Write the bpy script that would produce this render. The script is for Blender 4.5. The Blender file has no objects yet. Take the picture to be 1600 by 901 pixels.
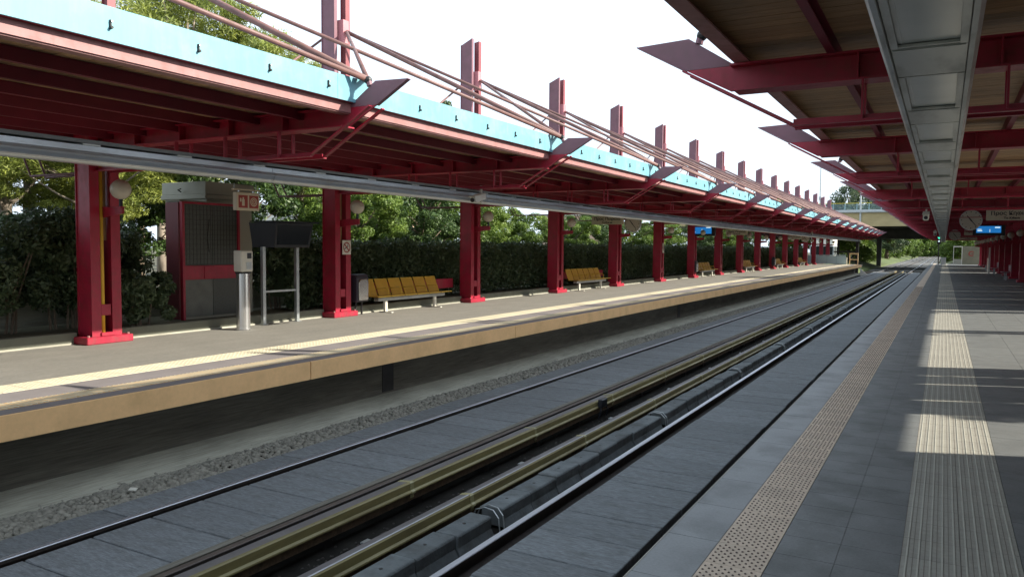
import bpy, bmesh, math, random
import numpy as np
from mathutils import Vector, Matrix
random.seed(7); rng = np.random.default_rng(7)
SC = bpy.context.scene
COL = SC.collection
R = math.radians

# ------------------------------------------------------------ camera
cam_d = bpy.data.cameras.new("camera"); cam = bpy.data.objects.new("camera", cam_d); COL.objects.link(cam)
F, CX, CY = 1203.0, 800.0, 450.5
VX, VY, SL = 1475.0, 391.0, 0.007
yv = Vector(((VX-CX)/F, (VY-CY)/F, 1)).normalized()
a_, b_ = (VX-CX)/F, (VY-CY)/F
t_ = -(a_*a_+b_*b_+1)/(a_+b_*SL)
xv = -Vector((a_+t_, b_+SL*t_, 1)).normalized()
zv = xv.cross(yv)
# rows of the camera's axes in world space (image x right, image y down, z forward)
right = Vector((xv.x, yv.x, zv.x)); down = Vector((xv.y, yv.y, zv.y)); fwd = Vector((xv.z, yv.z, zv.z))
M = Matrix((right, -down, -fwd)).transposed().to_4x4()
M.translation = Vector((0, 0, 1.68))
cam.matrix_world = M
cam_d.sensor_width = 36; cam_d.lens = 36*F/1600; cam_d.clip_end = 2000; cam_d.clip_start = 0.05
SC.camera = cam

# ------------------------------------------------------------ world, sun, exposure
SUN_EL, SUN_AZ = 29.2, 21.0            # azimuth measured from +X towards +Y
W = bpy.data.worlds.new("World"); SC.world = W; W.use_nodes = True
nt = W.node_tree; nt.nodes.clear()
wo = nt.nodes.new("ShaderNodeOutputWorld"); bg = nt.nodes.new("ShaderNodeBackground")
sky = nt.nodes.new("ShaderNodeTexSky"); sky.sky_type = 'NISHITA'; sky.sun_disc = False
sky.sun_elevation = R(SUN_EL); sky.sun_rotation = R(90-SUN_AZ)
sky.air_density = 1.2; sky.dust_density = 3.0
# pale tint mixed in so the whole sky burns out to white, a little uneven
tc = nt.nodes.new("ShaderNodeTexCoord"); nz = nt.nodes.new("ShaderNodeTexNoise"); nz.inputs['Scale'].default_value = 2.2
nz.inputs['Detail'].default_value = 5
nt.links.new(tc.outputs['Generated'], nz.inputs['Vector'])
cr = nt.nodes.new("ShaderNodeMapRange"); cr.inputs['From Min'].default_value = .3; cr.inputs['From Max'].default_value = .75
cr.inputs['To Min'].default_value = .72; cr.inputs['To Max'].default_value = .92
nt.links.new(nz.outputs['Fac'], cr.inputs['Value'])
mx = nt.nodes.new("ShaderNodeMix"); mx.data_type = 'RGBA'
nt.links.new(cr.outputs['Result'], mx.inputs[0]); nt.links.new(sky.outputs[0], mx.inputs[6])
mx.inputs[7].default_value = (10.0, 11.6, 13.4, 1)
nt.links.new(mx.outputs[2], bg.inputs['Color']); bg.inputs['Strength'].default_value = 0.068
nt.links.new(bg.outputs[0], wo.inputs[0])
sd = bpy.data.lights.new("sun", 'SUN'); sun = bpy.data.objects.new("sun", sd); COL.objects.link(sun)
sd.energy = 4.6; sd.angle = R(.53); sd.color = (1, .93, .80)
el, az = R(SUN_EL), R(SUN_AZ)
sdir = Vector((math.cos(el)*math.cos(az), math.cos(el)*math.sin(az), math.sin(el)))
sun.rotation_euler = sdir.to_track_quat('Z', 'Y').to_euler(); sun.location = sdir*60
SC.view_settings.view_transform = 'Standard'; SC.view_settings.look = 'None'
SC.view_settings.exposure = 1.0; SC.view_settings.gamma = 1
SC.cycles.max_bounces = 6; SC.cycles.diffuse_bounces = 4; SC.cycles.transparent_max_bounces = 8

# ------------------------------------------------------------ materials
MATS = {}
def mat(name, col, rough=.6, metal=0, var=.12, scale=6, bump=.0, bscale=60, rnd=0, spec=.5, stretch=None,
        dirt=None, dirt_amt=.5, dirt_scale=2, emit=None, trans=0, coat=0, grain=None):
    if name in MATS: return MATS[name]
    m = bpy.data.materials.new(name); m.use_nodes = True; n = m.node_tree; L = n.links
    p = n.nodes['Principled BSDF']; p.inputs['Roughness'].default_value = rough; p.inputs['Metallic'].default_value = metal
    p.inputs['Specular IOR Level'].default_value = spec
    if coat: p.inputs['Coat Weight'].default_value = coat
    tc = n.nodes.new('ShaderNodeTexCoord'); mp = n.nodes.new('ShaderNodeMapping')
    geo = n.nodes.new('ShaderNodeNewGeometry')
    L.new(geo.outputs['Position'], mp.inputs['Vector'])
    if stretch: mp.inputs['Scale'].default_value = stretch
    nz = n.nodes.new('ShaderNodeTexNoise'); nz.inputs['Scale'].default_value = scale; nz.inputs['Detail'].default_value = 6
    L.new(mp.outputs[0], nz.inputs['Vector'])
    mr = n.nodes.new('ShaderNodeMapRange'); mr.inputs['From Min'].default_value = .25; mr.inputs['From Max'].default_value = .75
    mr.inputs['To Min'].default_value = 1-var; mr.inputs['To Max'].default_value = 1+var
    L.new(nz.outputs['Fac'], mr.inputs['Value'])
    mul = n.nodes.new('ShaderNodeVectorMath'); mul.operation = 'SCALE'; mul.inputs[0].default_value = col[:3]
    L.new(mr.outputs[0], mul.inputs['Scale'])
    out = mul.outputs[0]
    if rnd:
        oi = n.nodes.new('ShaderNodeObjectInfo'); m2 = n.nodes.new('ShaderNodeMapRange')
        m2.inputs['To Min'].default_value = 1-rnd; m2.inputs['To Max'].default_value = 1+rnd
        L.new(oi.outputs['Random'], m2.inputs['Value'])
        s2 = n.nodes.new('ShaderNodeVectorMath'); s2.operation = 'SCALE'
        L.new(out, s2.inputs[0]); L.new(m2.outputs[0], s2.inputs['Scale']); out = s2.outputs[0]
    if dirt:
        nd = n.nodes.new('ShaderNodeTexNoise'); nd.inputs['Scale'].default_value = dirt_scale; nd.inputs['Detail'].default_value = 8
        nd.inputs['Roughness'].default_value = .65
        L.new(mp.outputs[0], nd.inputs['Vector'])
        rp = n.nodes.new('ShaderNodeMapRange'); rp.inputs['From Min'].default_value = .48; rp.inputs['From Max'].default_value = .68
        rp.inputs['To Max'].default_value = dirt_amt
        L.new(nd.outputs['Fac'], rp.inputs['Value'])
        mm = n.nodes.new('ShaderNodeMix'); mm.data_type = 'RGBA'
        L.new(rp.outputs[0], mm.inputs[0]); L.new(out, mm.inputs[6]); mm.inputs[7].default_value = (*dirt, 1); out = mm.outputs[2]
        r2 = n.nodes.new('ShaderNodeMapRange'); r2.inputs['To Min'].default_value = rough; r2.inputs['To Max'].default_value = min(1, rough+.3)
        L.new(rp.outputs[0], r2.inputs['Value']); L.new(r2.outputs[0], p.inputs['Roughness'])
    if grain:      # fine sandy speckle and drag marks: (scale, amount, stretch)
        m3 = n.nodes.new('ShaderNodeMapping'); L.new(geo.outputs['Position'], m3.inputs['Vector']); m3.inputs['Scale'].default_value = grain[2]
        n3 = n.nodes.new('ShaderNodeTexNoise'); n3.inputs['Scale'].default_value = grain[0]; n3.inputs['Detail'].default_value = 8; n3.inputs['Roughness'].default_value = .7
        L.new(m3.outputs[0], n3.inputs['Vector'])
        g3 = n.nodes.new('ShaderNodeMapRange'); g3.inputs['From Min'].default_value = .3; g3.inputs['From Max'].default_value = .7
        g3.inputs['To Min'].default_value = 1-grain[1]; g3.inputs['To Max'].default_value = 1+grain[1]
        L.new(n3.outputs['Fac'], g3.inputs['Value'])
        s3 = n.nodes.new('ShaderNodeVectorMath'); s3.operation = 'SCALE'; L.new(out, s3.inputs[0]); L.new(g3.outputs[0], s3.inputs['Scale']); out = s3.outputs[0]
    L.new(out, p.inputs['Base Color'])
    if emit:
        p.inputs['Emission Color'].default_value = (*col[:3], 1); p.inputs['Emission Strength'].default_value = emit
    if bump:
        nb = n.nodes.new('ShaderNodeTexNoise'); nb.inputs['Scale'].default_value = bscale; nb.inputs['Detail'].default_value = 4
        L.new(mp.outputs[0], nb.inputs['Vector'])
        bp = n.nodes.new('ShaderNodeBump'); bp.inputs['Strength'].default_value = bump; bp.inputs['Distance'].default_value = .01
        L.new(nb.outputs['Fac'], bp.inputs['Height']); L.new(bp.outputs[0], p.inputs['Normal'])
    if trans:
        p.inputs['Transmission Weight'].default_value = trans
    MATS[name] = m; return m

def leafmat(name, c1, c2, scale=.6, tr=.35):
    m = bpy.data.materials.new(name); m.use_nodes = True; n = m.node_tree; L = n.links
    p = n.nodes['Principled BSDF']; p.inputs['Roughness'].default_value = .5
    geo = n.nodes.new('ShaderNodeNewGeometry'); nz = n.nodes.new('ShaderNodeTexNoise')
    nz.inputs['Scale'].default_value = scale; nz.inputs['Detail'].default_value = 3
    L.new(geo.outputs['Position'], nz.inputs['Vector'])
    add = n.nodes.new('ShaderNodeMath'); add.operation = 'MULTIPLY_ADD'
    L.new(geo.outputs['Random Per Island'], add.inputs[0]); add.inputs[1].default_value = .45
    L.new(nz.outputs['Fac'], add.inputs[2])
    mr = n.nodes.new('ShaderNodeMapRange'); mr.inputs['From Min'].default_value = .35; mr.inputs['From Max'].default_value = 1.05
    L.new(add.outputs[0], mr.inputs['Value'])
    mm = n.nodes.new('ShaderNodeMix'); mm.data_type = 'RGBA'
    mm.inputs[6].default_value = (*c1, 1); mm.inputs[7].default_value = (*c2, 1)
    L.new(mr.outputs[0], mm.inputs[0]); L.new(mm.outputs[2], p.inputs['Base Color'])
    tl = n.nodes.new('ShaderNodeBsdfTranslucent'); L.new(mm.outputs[2], tl.inputs['Color'])
    ms = n.nodes.new('ShaderNodeMixShader'); ms.inputs[0].default_value = tr
    L.new(p.outputs[0], ms.inputs[1]); L.new(tl.outputs[0], ms.inputs[2])
    L.new(ms.outputs[0], n.nodes['Material Output'].inputs[0])
    return m

RED = mat('crimson_paint', (.34, .011, .036), .45, var=.16, scale=3, bump=.08, bscale=25, dirt=(.17, .045, .04), dirt_amt=.5, dirt_scale=7, grain=(12, .10, (1, 1, .35)))
REDP = mat('shade_darkened_purlin_red', (.16, .008, .024), .55, var=.15, scale=3)  # crimson darkened to put the under-roof shade into the purlins
REDW = mat('sunlit_crimson_paint', (.36, .17, .165), .55, var=.15, scale=4, bump=.06, bscale=30, dirt=(.22, .12, .10), dirt_amt=.5, dirt_scale=6)  # crimson paled to carry direct sun in its colour
MAST = mat('dusty_mauve_paint', (.20, .09, .115), .5, var=.14, scale=3, dirt=(.16, .1, .1), dirt_amt=.4, dirt_scale=5)
BLUE = mat('turquoise_fascia_paint', (.16, .385, .46), .5, var=.06, scale=1.5, bump=.03, bscale=12, rnd=.03, grain=(3, .10, (1, 3, .5)), dirt=(.30, .42, .45), dirt_amt=.45, dirt_scale=2.2)
WOOD = mat('varnished_ceiling_wood', (.38, .235, .12), .6, var=.3, scale=5, stretch=(1, 9, 1), rnd=.2, bump=.15, bscale=30)
GALV = mat('galvanised_steel', (.42, .45, .46), .38, .75, var=.15, scale=5, rnd=.05, dirt=(.25, .25, .24), dirt_amt=.4)
TRUNK_M = mat('trunking_grey_metal', (.42, .44, .43), .33, .6, var=.14, scale=3, stretch=(1, .3, 1), dirt=(.22, .21, .19), dirt_amt=.5, dirt_scale=4)
LENS = mat('luminaire_diffuser', (.60, .62, .58), .22, 0, var=.08, scale=3, spec=.7)
STEEL = mat('worn_rail_steel', (.62, .64, .70), .36, .75, var=.1, scale=8, stretch=(1, .1, 1))
RUST = mat('rail_rust', (.032, .024, .02), .8, var=.35, scale=12, bump=.2, bscale=80)
DARK = mat('oily_black_metal', (.022, .02, .02), .5, .2, var=.3, scale=8)
SLAB = mat('track_slab_concrete', (.165, .18, .19), .85, grain=(14, .42, (1, 7, 1)), var=.22, scale=9, stretch=(1, 4, 1), bump=.6, bscale=70, rnd=.09, dirt=(.10, .10, .095), dirt_amt=.5, dirt_scale=3.5)
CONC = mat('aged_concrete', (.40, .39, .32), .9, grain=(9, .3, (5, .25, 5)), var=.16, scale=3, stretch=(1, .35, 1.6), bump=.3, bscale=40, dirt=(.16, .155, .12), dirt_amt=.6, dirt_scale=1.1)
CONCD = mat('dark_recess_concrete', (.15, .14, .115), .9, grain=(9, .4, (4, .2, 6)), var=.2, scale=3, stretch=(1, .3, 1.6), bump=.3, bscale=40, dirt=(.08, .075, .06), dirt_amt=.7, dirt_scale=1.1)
BED = mat('oil_stained_track_bed', (.018, .017, .015), .95, spec=.05, var=.4, scale=5, bump=.5, bscale=30)
BALL = mat('ballast_stone', (.23, .22, .185), .9, var=.35, scale=12)
TILE = mat('slate_grey_floor_tile', (.16, .168, .168), .55, grain=(60, .16, (1, 1, 1)), var=.14, scale=3.5, rnd=.05, bump=.1, bscale=45, spec=.4, dirt=(.115, .12, .115), dirt_amt=.6, dirt_scale=2.3)
TILEE = mat('pale_grey_edge_stone', (.20, .21, .215), .5, grain=(60, .14, (1, 1, 1)), var=.12, scale=3, rnd=.05, bump=.1, bscale=45, dirt=(.15, .155, .15), dirt_amt=.5, dirt_scale=2.5)
GROUT = mat('dark_grout', (.045, .045, .045), .9)
TACT = mat('pink_beige_tactile_tile', (.62, .50, .385), .7, grain=(25, .14, (1, 1, 1)), var=.12, scale=6, rnd=.06, dirt=(.33, .28, .24), dirt_amt=.4, dirt_scale=3)
STUD = mat('dark_tactile_stud', (.11, .08, .065), .7, var=.2)  # darker than the tile around it
STUDF = mat('brown_tactile_line', (.33, .25, .19), .7, var=.2)  # lighter stand-in bars for the distant stud rows
GUIDE = mat('grey_cream_guide_tile', (.31, .30, .26), .7, grain=(25, .14, (1, 1, 1)), var=.1, scale=5, rnd=.05, dirt=(.25, .235, .19), dirt_amt=.45, dirt_scale=2.5)
RIB = mat('guide_rib', (.46, .45, .39), .65, var=.1)
FLOORL = mat('left_platform_paving', (.225, .215, .19), .8, grain=(14, .2, (2.5, .8, 1)), var=.1, scale=3, stretch=(1, .4, 1), bump=.15, bscale=50, dirt=(.18, .175, .16), dirt_amt=.5, dirt_scale=1.6)
FLOORE = mat('left_platform_edge_stone', (.22, .20, .20), .75, var=.1, scale=3, bump=.1, bscale=50)
CREAM = mat('cream_warning_tile', (.66, .60, .44), .75, var=.08, scale=6, rnd=.05, dirt=(.5, .44, .32), dirt_amt=.4, dirt_scale=3)
AMBER = mat('amber_tactile_tile', (.66, .44, .22), .7, var=.12, rnd=.08)
OCHRE = mat('ochre_edge_panel', (.80, .50, .235), .6, grain=(18, .06, (1, 1, 1)), var=.06, scale=2.5, rnd=.03, bump=.08, bscale=90, dirt=(.45, .28, .12), dirt_amt=.35, dirt_scale=1.5)
COVER = mat('mustard_cover_board', (.23, .195, .08), .5, var=.22, scale=4, stretch=(1, .3, 2), rnd=.08, dirt=(.10, .075, .03), dirt_amt=.6, dirt_scale=3)
COVTOP = mat('dusty_cover_top', (.13, .125, .13), .42, var=.2, scale=5)
WHITE = mat('off_white_paint', (.62, .60, .53), .55, var=.08, scale=3)
SIGNW = mat('cream_sign_enamel', (.56, .50, .38), .5, var=.05)
BLACK = mat('black_plastic', (.012, .014, .02), .35, var=.1)
GLASSD = mat('dark_smoked_glass', (.012, .014, .018), .12, var=.05, spec=.6)
YEL = mat('yellow_pipe_paint', (.62, .36, .03), .5, var=.08)
SEAT = mat('mustard_perforated_seat', (.54, .29, .02), .5, var=.1, rnd=.04)
SEATE = mat('bright_yellow_seat_edge', (.66, .42, .04), .45, var=.05)
BEIGE = mat('beige_kiosk_panel', (.34, .33, .27), .7, var=.1, scale=2, dirt=(.25, .24, .19), dirt_amt=.4)
MESHG = mat('kiosk_grey_mesh', (.075, .08, .072), .6, var=.25, scale=40)
GLOBE = mat('opal_globe', (.50, .46, .38), .35, var=.06, scale=5)
GRASS = mat('grass', (.075, .10, .025), .9, var=.35, scale=1.5, bump=.5, bscale=20)
EARTH = mat('dry_earth', (.10, .095, .055), .95, var=.25, scale=1.2, bump=.4, bscale=12)
ASPH = mat('grey_ballast_ground', (.10, .098, .09), .9, var=.3, scale=9, bump=.6, bscale=25)
WALLW = mat('white_render', (.70, .68, .62), .8, var=.06, scale=1)
WALLB = mat('peach_render', (.50, .36, .26), .8, var=.08, scale=1)
BRIDGE = mat('ochre_bridge_concrete', (.37, .30, .16), .85, var=.12, scale=.8, stretch=(1, 1, 3), dirt=(.3, .24, .12), dirt_amt=.4, dirt_scale=.5)
BRGREY = mat('pale_bridge_kerb', (.42, .45, .46), .8, var=.08, scale=1)
BRDARK = mat('dark_bridge_soffit', (.075, .072, .06), .9, var=.3, scale=1)  # much darker than the girder concrete
SCREEN = mat('blue_lit_display', (.01, .13, .38), .3, var=.02, emit=.55)
SCTXT = mat('display_text', (.6, .75, .8), .3, var=.02, emit=.6)
GREENL = mat('green_signal_light', (.05, .9, .55), .3, var=.02, emit=4)
SILVER = mat('brushed_stainless', (.60, .60, .60), .25, .9, var=.08, scale=6, stretch=(1, 1, .1))
BARK = mat('tree_bark', (.16, .12, .085), .9, var=.3, scale=6, stretch=(1, 1, .3), bump=.6, bscale=20)
BARKP = mat('pale_pine_bark', (.30, .25, .20), .9, var=.35, scale=7, stretch=(1, 1, .4), bump=.6, bscale=20)
PINK = mat('sunfaded_red_gusset', (.50, .20, .22), .55, var=.1)
RODM = mat('rusty_pink_tube', (.18, .09, .08), .5, var=.25, scale=5, dirt=(.11, .06, .045), dirt_amt=.6, dirt_scale=4)
LEAF_B = leafmat('broadleaf_bright', (.045, .10, .015), (.22, .31, .05), .8)
LEAF_Y = leafmat('pine_yellow_green', (.07, .11, .02), (.36, .40, .08), .7)
LEAF_D = leafmat('dark_hedge_leaf', (.036, .066, .03), (.125, .17, .08), 1.2, .25)
LEAF_M = leafmat('mid_green_leaf', (.02, .05, .012), (.09, .15, .03), .9, .25)

# ------------------------------------------------------------ helpers
class MB:
    def __init__(s): s.v = []; s.f = []; s.m = []; s.mats = []
    def mi(s, m):
        if m is None: return 0
        if m not in s.mats: s.mats.append(m)
        return s.mats.index(m)
    def add(s, vs, fs, m=None):
        o = len(s.v); s.v += [tuple(v) for v in vs]; k = s.mi(m)
        for f in fs: s.f.append(tuple(i+o for i in f)); s.m.append(k)
        return s
    def box(s, x0, x1, y0, y1, z0, z1, m=None):
        vs = [(x, y, z) for z in (z0, z1) for y in (y0, y1) for x in (x0, x1)]
        return s.add(vs, [(0, 2, 3, 1), (4, 5, 7, 6), (0, 1, 5, 4), (2, 6, 7, 3), (0, 4, 6, 2), (1, 3, 7, 5)], m)
    def prism_y(s, pts, y0, y1, m=None):          # pts in XZ, extruded along Y
        n = len(pts); vs = [(x, y0, z) for x, z in pts]+[(x, y1, z) for x, z in pts]
        fs = [(i, (i+1) % n, (i+1) % n+n, i+n) for i in range(n)]+[tuple(range(n))[::-1], tuple(range(n, 2*n))]
        return s.add(vs, fs, m)
    def prism_x(s, pts, x0, x1, m=None):          # pts in YZ
        n = len(pts); vs = [(x0, y, z) for y, z in pts]+[(x1, y, z) for y, z in pts]
        fs = [(i, (i+1) % n, (i+1) % n+n, i+n) for i in range(n)]+[tuple(range(n))[::-1], tuple(range(n, 2*n))]
        return s.add(vs, fs, m)
    def prism_z(s, pts, z0, z1, m=None):
        n = len(pts); vs = [(x, y, z0) for x, y in pts]+[(x, y, z1) for x, y in pts]
        fs = [(i, (i+1) % n, (i+1) % n+n, i+n) for i in range(n)]+[tuple(range(n))[::-1], tuple(range(n, 2*n))]
        return s.add(vs, fs, m)
    def tube(s, path, r, n=8, m=None, r2=None):
        path = [Vector(p) for p in path]; rings = []
        o = len(s.v); k = s.mi(m)
        for i, p in enumerate(path):
            d = (path[min(i+1, len(path)-1)]-path[max(i-1, 0)]).normalized()
            u = d.orthogonal().normalized() if i == 0 else (u-d*u.dot(d)).normalized()
            w = d.cross(u); rr = r if r2 is None else r+(r2-r)*i/(len(path)-1)
            for j in range(n):
                a = 2*math.pi*j/n; q = p+u*(rr*math.cos(a))+w*(rr*math.sin(a)); s.v.append(tuple(q))
        for i in range(len(path)-1):
            for j in range(n):
                a, b = o+i*n+j, o+i*n+(j+1) % n; s.f.append((a, b, b+n, a+n)); s.m.append(k)
        s.f.append(tuple(o+j for j in range(n))[::-1]); s.m.append(k)
        e = o+(len(path)-1)*n; s.f.append(tuple(e+j for j in range(n))); s.m.append(k)
        return s
    def sphere(s, c, r, n=16, k=10, m=None, sz=1):
        vs = [(c[0], c[1], c[2]+r*sz)]
        for i in range(1, k):
            t = math.pi*i/k
            for j in range(n):
                a = 2*math.pi*j/n; vs.append((c[0]+r*math.sin(t)*math.cos(a), c[1]+r*math.sin(t)*math.sin(a), c[2]+r*sz*math.cos(t)))
        vs.append((c[0], c[1], c[2]-r*sz)); L = len(vs)-1
        fs = [(0, 1+j, 1+(j+1) % n) for j in range(n)]
        for i in range(k-2):
            for j in range(n):
                a = 1+i*n+j; b = 1+i*n+(j+1) % n; fs.append((a, a+n, b+n, b))
        fs += [(L, 1+(k-2)*n+(j+1) % n, 1+(k-2)*n+j) for j in range(n)]
        return s.add(vs, fs, m)
    def mesh(s, name, default=None, smooth=False, bevel=0):
        me = bpy.data.meshes.new(name); me.from_pydata(s.v, [], s.f); 
        if s.mats:
            for m in s.mats: me.materials.append(m)
            me.polygons.foreach_set('material_index', s.m)
        elif default: me.materials.append(default)
        bm = bmesh.new(); bm.from_mesh(me)
        if bevel:
            bmesh.ops.bevel(bm, geom=[e for e in bm.edges if len(e.link_faces) == 2 and e.calc_face_angle(0) > .6], offset=bevel, segments=1, affect='EDGES', clamp_overlap=True)
        bmesh.ops.recalc_face_normals(bm, faces=bm.faces); bm.to_mesh(me); bm.free()
        if smooth: me.polygons.foreach_set('use_smooth', [True]*len(me.polygons))
        return me
    def build(s, name, m=None, parent=None, smooth=False, bevel=0):
        return link(name, s.mesh(name, m, smooth, bevel), parent)
def link(name, me, parent=None, loc=None):
    o = bpy.data.objects.new(name, me); COL.objects.link(o)
    if parent is not None: o.parent = parent
    if loc is not None: o.location = loc
    return o
def tag(o, label=None, cat=None, group=None, kind=None):
    if label: o['label'] = label
    if cat: o['category'] = cat
    if group: o['group'] = group
    if kind: o['kind'] = kind
    return o
def thing(name, loc=(0, 0, 0), label=None, cat=None, group=None, kind=None):
    o = bpy.data.objects.new(name, None); COL.objects.link(o); o.location = loc; o.empty_display_size = .3
    return tag(o, label, cat, group, kind)
def kids(o): return [c for c in bpy.data.objects if c.parent == o]
def copy_tree(o, loc, label=None, rz=None, scale=None):
    r = o.copy(); COL.objects.link(r); r.location = loc
    if rz is not None: r.rotation_euler.z = rz
    if scale is not None: r.scale = scale
    if label: r['label'] = label
    for c in kids(o):
        d = c.copy(); COL.objects.link(d); d.parent = r
        for g in kids(c):
            e = g.copy(); COL.objects.link(e); e.parent = d
    return r
def struct(name, mb, m=None, **k): return tag(mb.build(name, m, **k), kind='structure')
ORD = ['first', 'second', 'third', 'fourth', 'fifth', 'sixth', 'seventh', 'eighth', 'ninth', 'tenth', 'eleventh', 'twelfth',
       'thirteenth', 'fourteenth', 'fifteenth', 'sixteenth', 'seventeenth', 'eighteenth', 'nineteenth', 'twentieth']
def text_mesh(txt, size, m, name='lettering', bold=0.0):
    cu = bpy.data.curves.new('t', 'FONT'); cu.body = txt; cu.size = size; cu.extrude = .003; cu.align_x = 'CENTER'; cu.align_y = 'CENTER'
    cu.offset = bold
    o = bpy.data.objects.new('t', cu); COL.objects.link(o)
    bpy.context.view_layer.update()
    me = bpy.data.meshes.new_from_object(o.evaluated_get(bpy.context.evaluated_depsgraph_get())); me.name = name
    bpy.data.objects.remove(o); me.materials.clear(); me.materials.append(m)
    return me

YEND = 110.0
Y0 = -4.0
# ------------------------------------------------------------ ground and terrain
struct('ground', MB().add([(-600, -200, -1.62), (600, -200, -1.62), (600, 900, -1.62), (-600, 900, -1.62)], [(0, 1, 2, 3)]), EARTH)
struct('track_bed', MB().box(-9.3, -1.0, Y0, 118, -1.6, -1.25), BED)
struct('ballast_bed', MB().box(-9.2, -1.0, 118.01, 520, -1.6, -1.22), ASPH)
LITTER = mat('dark_leaf_litter', (.07, .065, .035), .95, var=.4, scale=2, bump=.5, bscale=15)  # dark undergrowth litter
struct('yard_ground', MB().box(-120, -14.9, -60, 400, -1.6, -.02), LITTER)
struct('right_yard_ground', MB().box(6.5, 120, -60, 400, -1.6, -.03), EARTH)
# grass bank left of the tracks beyond the platform
g = MB(); g.prism_y([(-14.88, -1.5), (-9.4, -1.5), (-9.6, -1.1), (-12.5, -.25), (-14.88, -.04)], 97, 520)
struct('grass_bank', g, GRASS)
g = MB(); g.prism_y([(-.9, -1.5), (6.48, -1.5), (6.48, -.1), (1.5, -.3), (-.6, -1.1)], 114, 520)
struct('right_grass_bank', g, GRASS)

# ------------------------------------------------------------ right platform
GROUTL = mat('grey_grout', (.13, .13, .125), .9)
WORNE = mat('worn_stone_arris', (.36, .34, .30), .7)
rp = MB(); rp.box(-1.375, 6.5, Y0, YEND, -1.55, -.005, GROUTL)
rp.box(-1.384, -1.376, Y0, YEND, -.25, -.001, WORNE)
RP = struct('right_platform', rp)
gb = .0022
def tile_mesh(name, w, l, m, z=0, h=.011):
    return MB().box(gb, w-gb, gb, l-gb, -h+.0, 0, m).mesh(name, m)
P = .3125
edge_me = tile_mesh('edge_stone', .2995, P*2, TILEE)
flo_me = MB().box(.001, .3065, gb, P-gb, -.011, 0, TILE).mesh('floor_tile')
flr_me = tile_mesh('floor_tile_wide', .61, P*2, TILE)
def studs(mb, x0, x1, y0, y1, pitch, r, h, m, n=6):
    i = 0; y = y0+pitch*.35
    while y < y1-pitch*.2:
        x = x0+pitch*(.35 if i % 2 else .85)
        while x < x1-pitch*.2:
            vs = [(x+r*math.cos(2*math.pi*k/n), y+r*math.sin(2*math.pi*k/n), .0005) for k in range(n)]
            vs += [(x+r*.55*math.cos(2*math.pi*k/n), y+r*.55*math.sin(2*math.pi*k/n), h) for k in range(n)]
            mb.add(vs, [(k, (k+1) % n, (k+1) % n+n, k+n) for k in range(n)]+[tuple(range(n, 2*n))], m)
            x += pitch
        y += pitch*.5; i += 1
tm = MB().box(gb, .3065-gb, gb, P-gb, -.011, .001, TACT); studs(tm, .005, .30, 0, P, .052, .0080, .006, STUD)
tact_me = tm.mesh('tactile_tile')
gm = MB().box(gb*.5, .287-gb*.5, gb, P-gb, -.011, .0, GUIDE)
for k in range(5):
    gm.box(.0287+k*.0574-.004, .0287+k*.0574+.004, gb, P-gb, .0, .0035, RIB)
    gm.box(k*.0574+.0005, k*.0574+.003, gb, P-gb, .0, .0006, STUD)
guide_me = gm.mesh('guide_tile')
XT = [-1.375, -1.0755, -.768, -.4605, -.155, .132, .419]
far = MB()
rows = int((YEND-2.5)/P)
cnt = {}
def put(name, me, x, y, lim=290):
    if cnt.get(name, 0) < lim:
        cnt[name] = cnt.get(name, 0)+1; link(name, me, RP, (x, y, 0)); return True
    return False
for j in range(rows):
    y = 2.5+j*P
    near = y < 24
    if j % 2 == 0 and not (near and put('edge_stone', edge_me, XT[0], y)):
        far.box(XT[0]+gb, XT[1]-gb, y+gb, y+2*P-gb, -.011, 0, TILEE)
    if not (y < 40 and put('tactile_tile', tact_me, XT[1], y)):
        far.box(XT[1]+gb, XT[2]-gb, y+gb, y+P-gb, -.011, .001, TACT)
        for k in range(5): far.box(XT[1]+.03+k*.056, XT[1]+.036+k*.056, y+.01, y+P-.01, .001, .0025, STUDF)
    for k in (2, 3):
        if not (near and put('floor_tile', flo_me, XT[k], y)): far.box(XT[k]+gb, XT[k+1]-gb, y+gb, y+P-gb, -.011, 0, TILE)
    for k in (4, 5):
        if not (y < 30 and put('guide_tile', guide_me, XT[k], y)):
            far.box(XT[k]+gb, XT[k+1]-gb, y+gb, y+P-gb, -.011, 0, GUIDE)
            if y < 60:
                for q in range(5): far.box(XT[k]+.0287+q*.0574-.004, XT[k]+.0287+q*.0574+.004, y+gb, y+P-gb, 0, .004, RIB)
    if j % 2 == 0:
        for k in range(10):
            x = .42+k*.61
            if x > 6.0: break
            if k < 6 and y < 24 and put('wide_floor_tile', flr_me, x, y): continue
            far.box(x+gb, x+.61-gb, y+gb, y+2*P-gb, -.011, 0, TILE)
tag(far.build('distant_floor_tiles', None, RP), kind='stuff')

# ------------------------------------------------------------ track slabs, rails, covers
TS = struct('track_slab_way', MB().box(-6.95, -5.76, Y0, 112, -1.249, -1.17, BED).box(-3.41, -2.28, Y0, 112, -1.249, -1.17, BED).box(-7.66, -7.12, Y0, 100, -1.249, -1.17, BED))
def slab_me(name, w, l):
    mb = MB(); g_ = .008
    mb.box(0, w, g_, l-g_, -.1, 0)
    return mb.mesh(name, SLAB, bevel=.007)
sl = slab_me('slab', 1.17, .622); sr = slab_me('slab_r', 1.06, .622); sk = slab_me('kerb_slab', .45, 1.24)
n = 0
for j in range(int(114/.622)):
    y = 2.43+j*.622
    if y > 106: break
    link('track_slab', sl, TS, (-6.93+random.uniform(-.006, .006), y, -1.075+random.uniform(-.004, .004)))
    if n < 115: link('track_slab', sr, TS, (-3.40+random.uniform(-.006, .006), y-.15, -1.075+random.uniform(-.004, .004))); n += 1
    if j % 2 == 0: link('edge_slab', sk, TS, (-7.60, y-.1, -1.085+random.uniform(-.004, .004)))
rest = MB()
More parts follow.
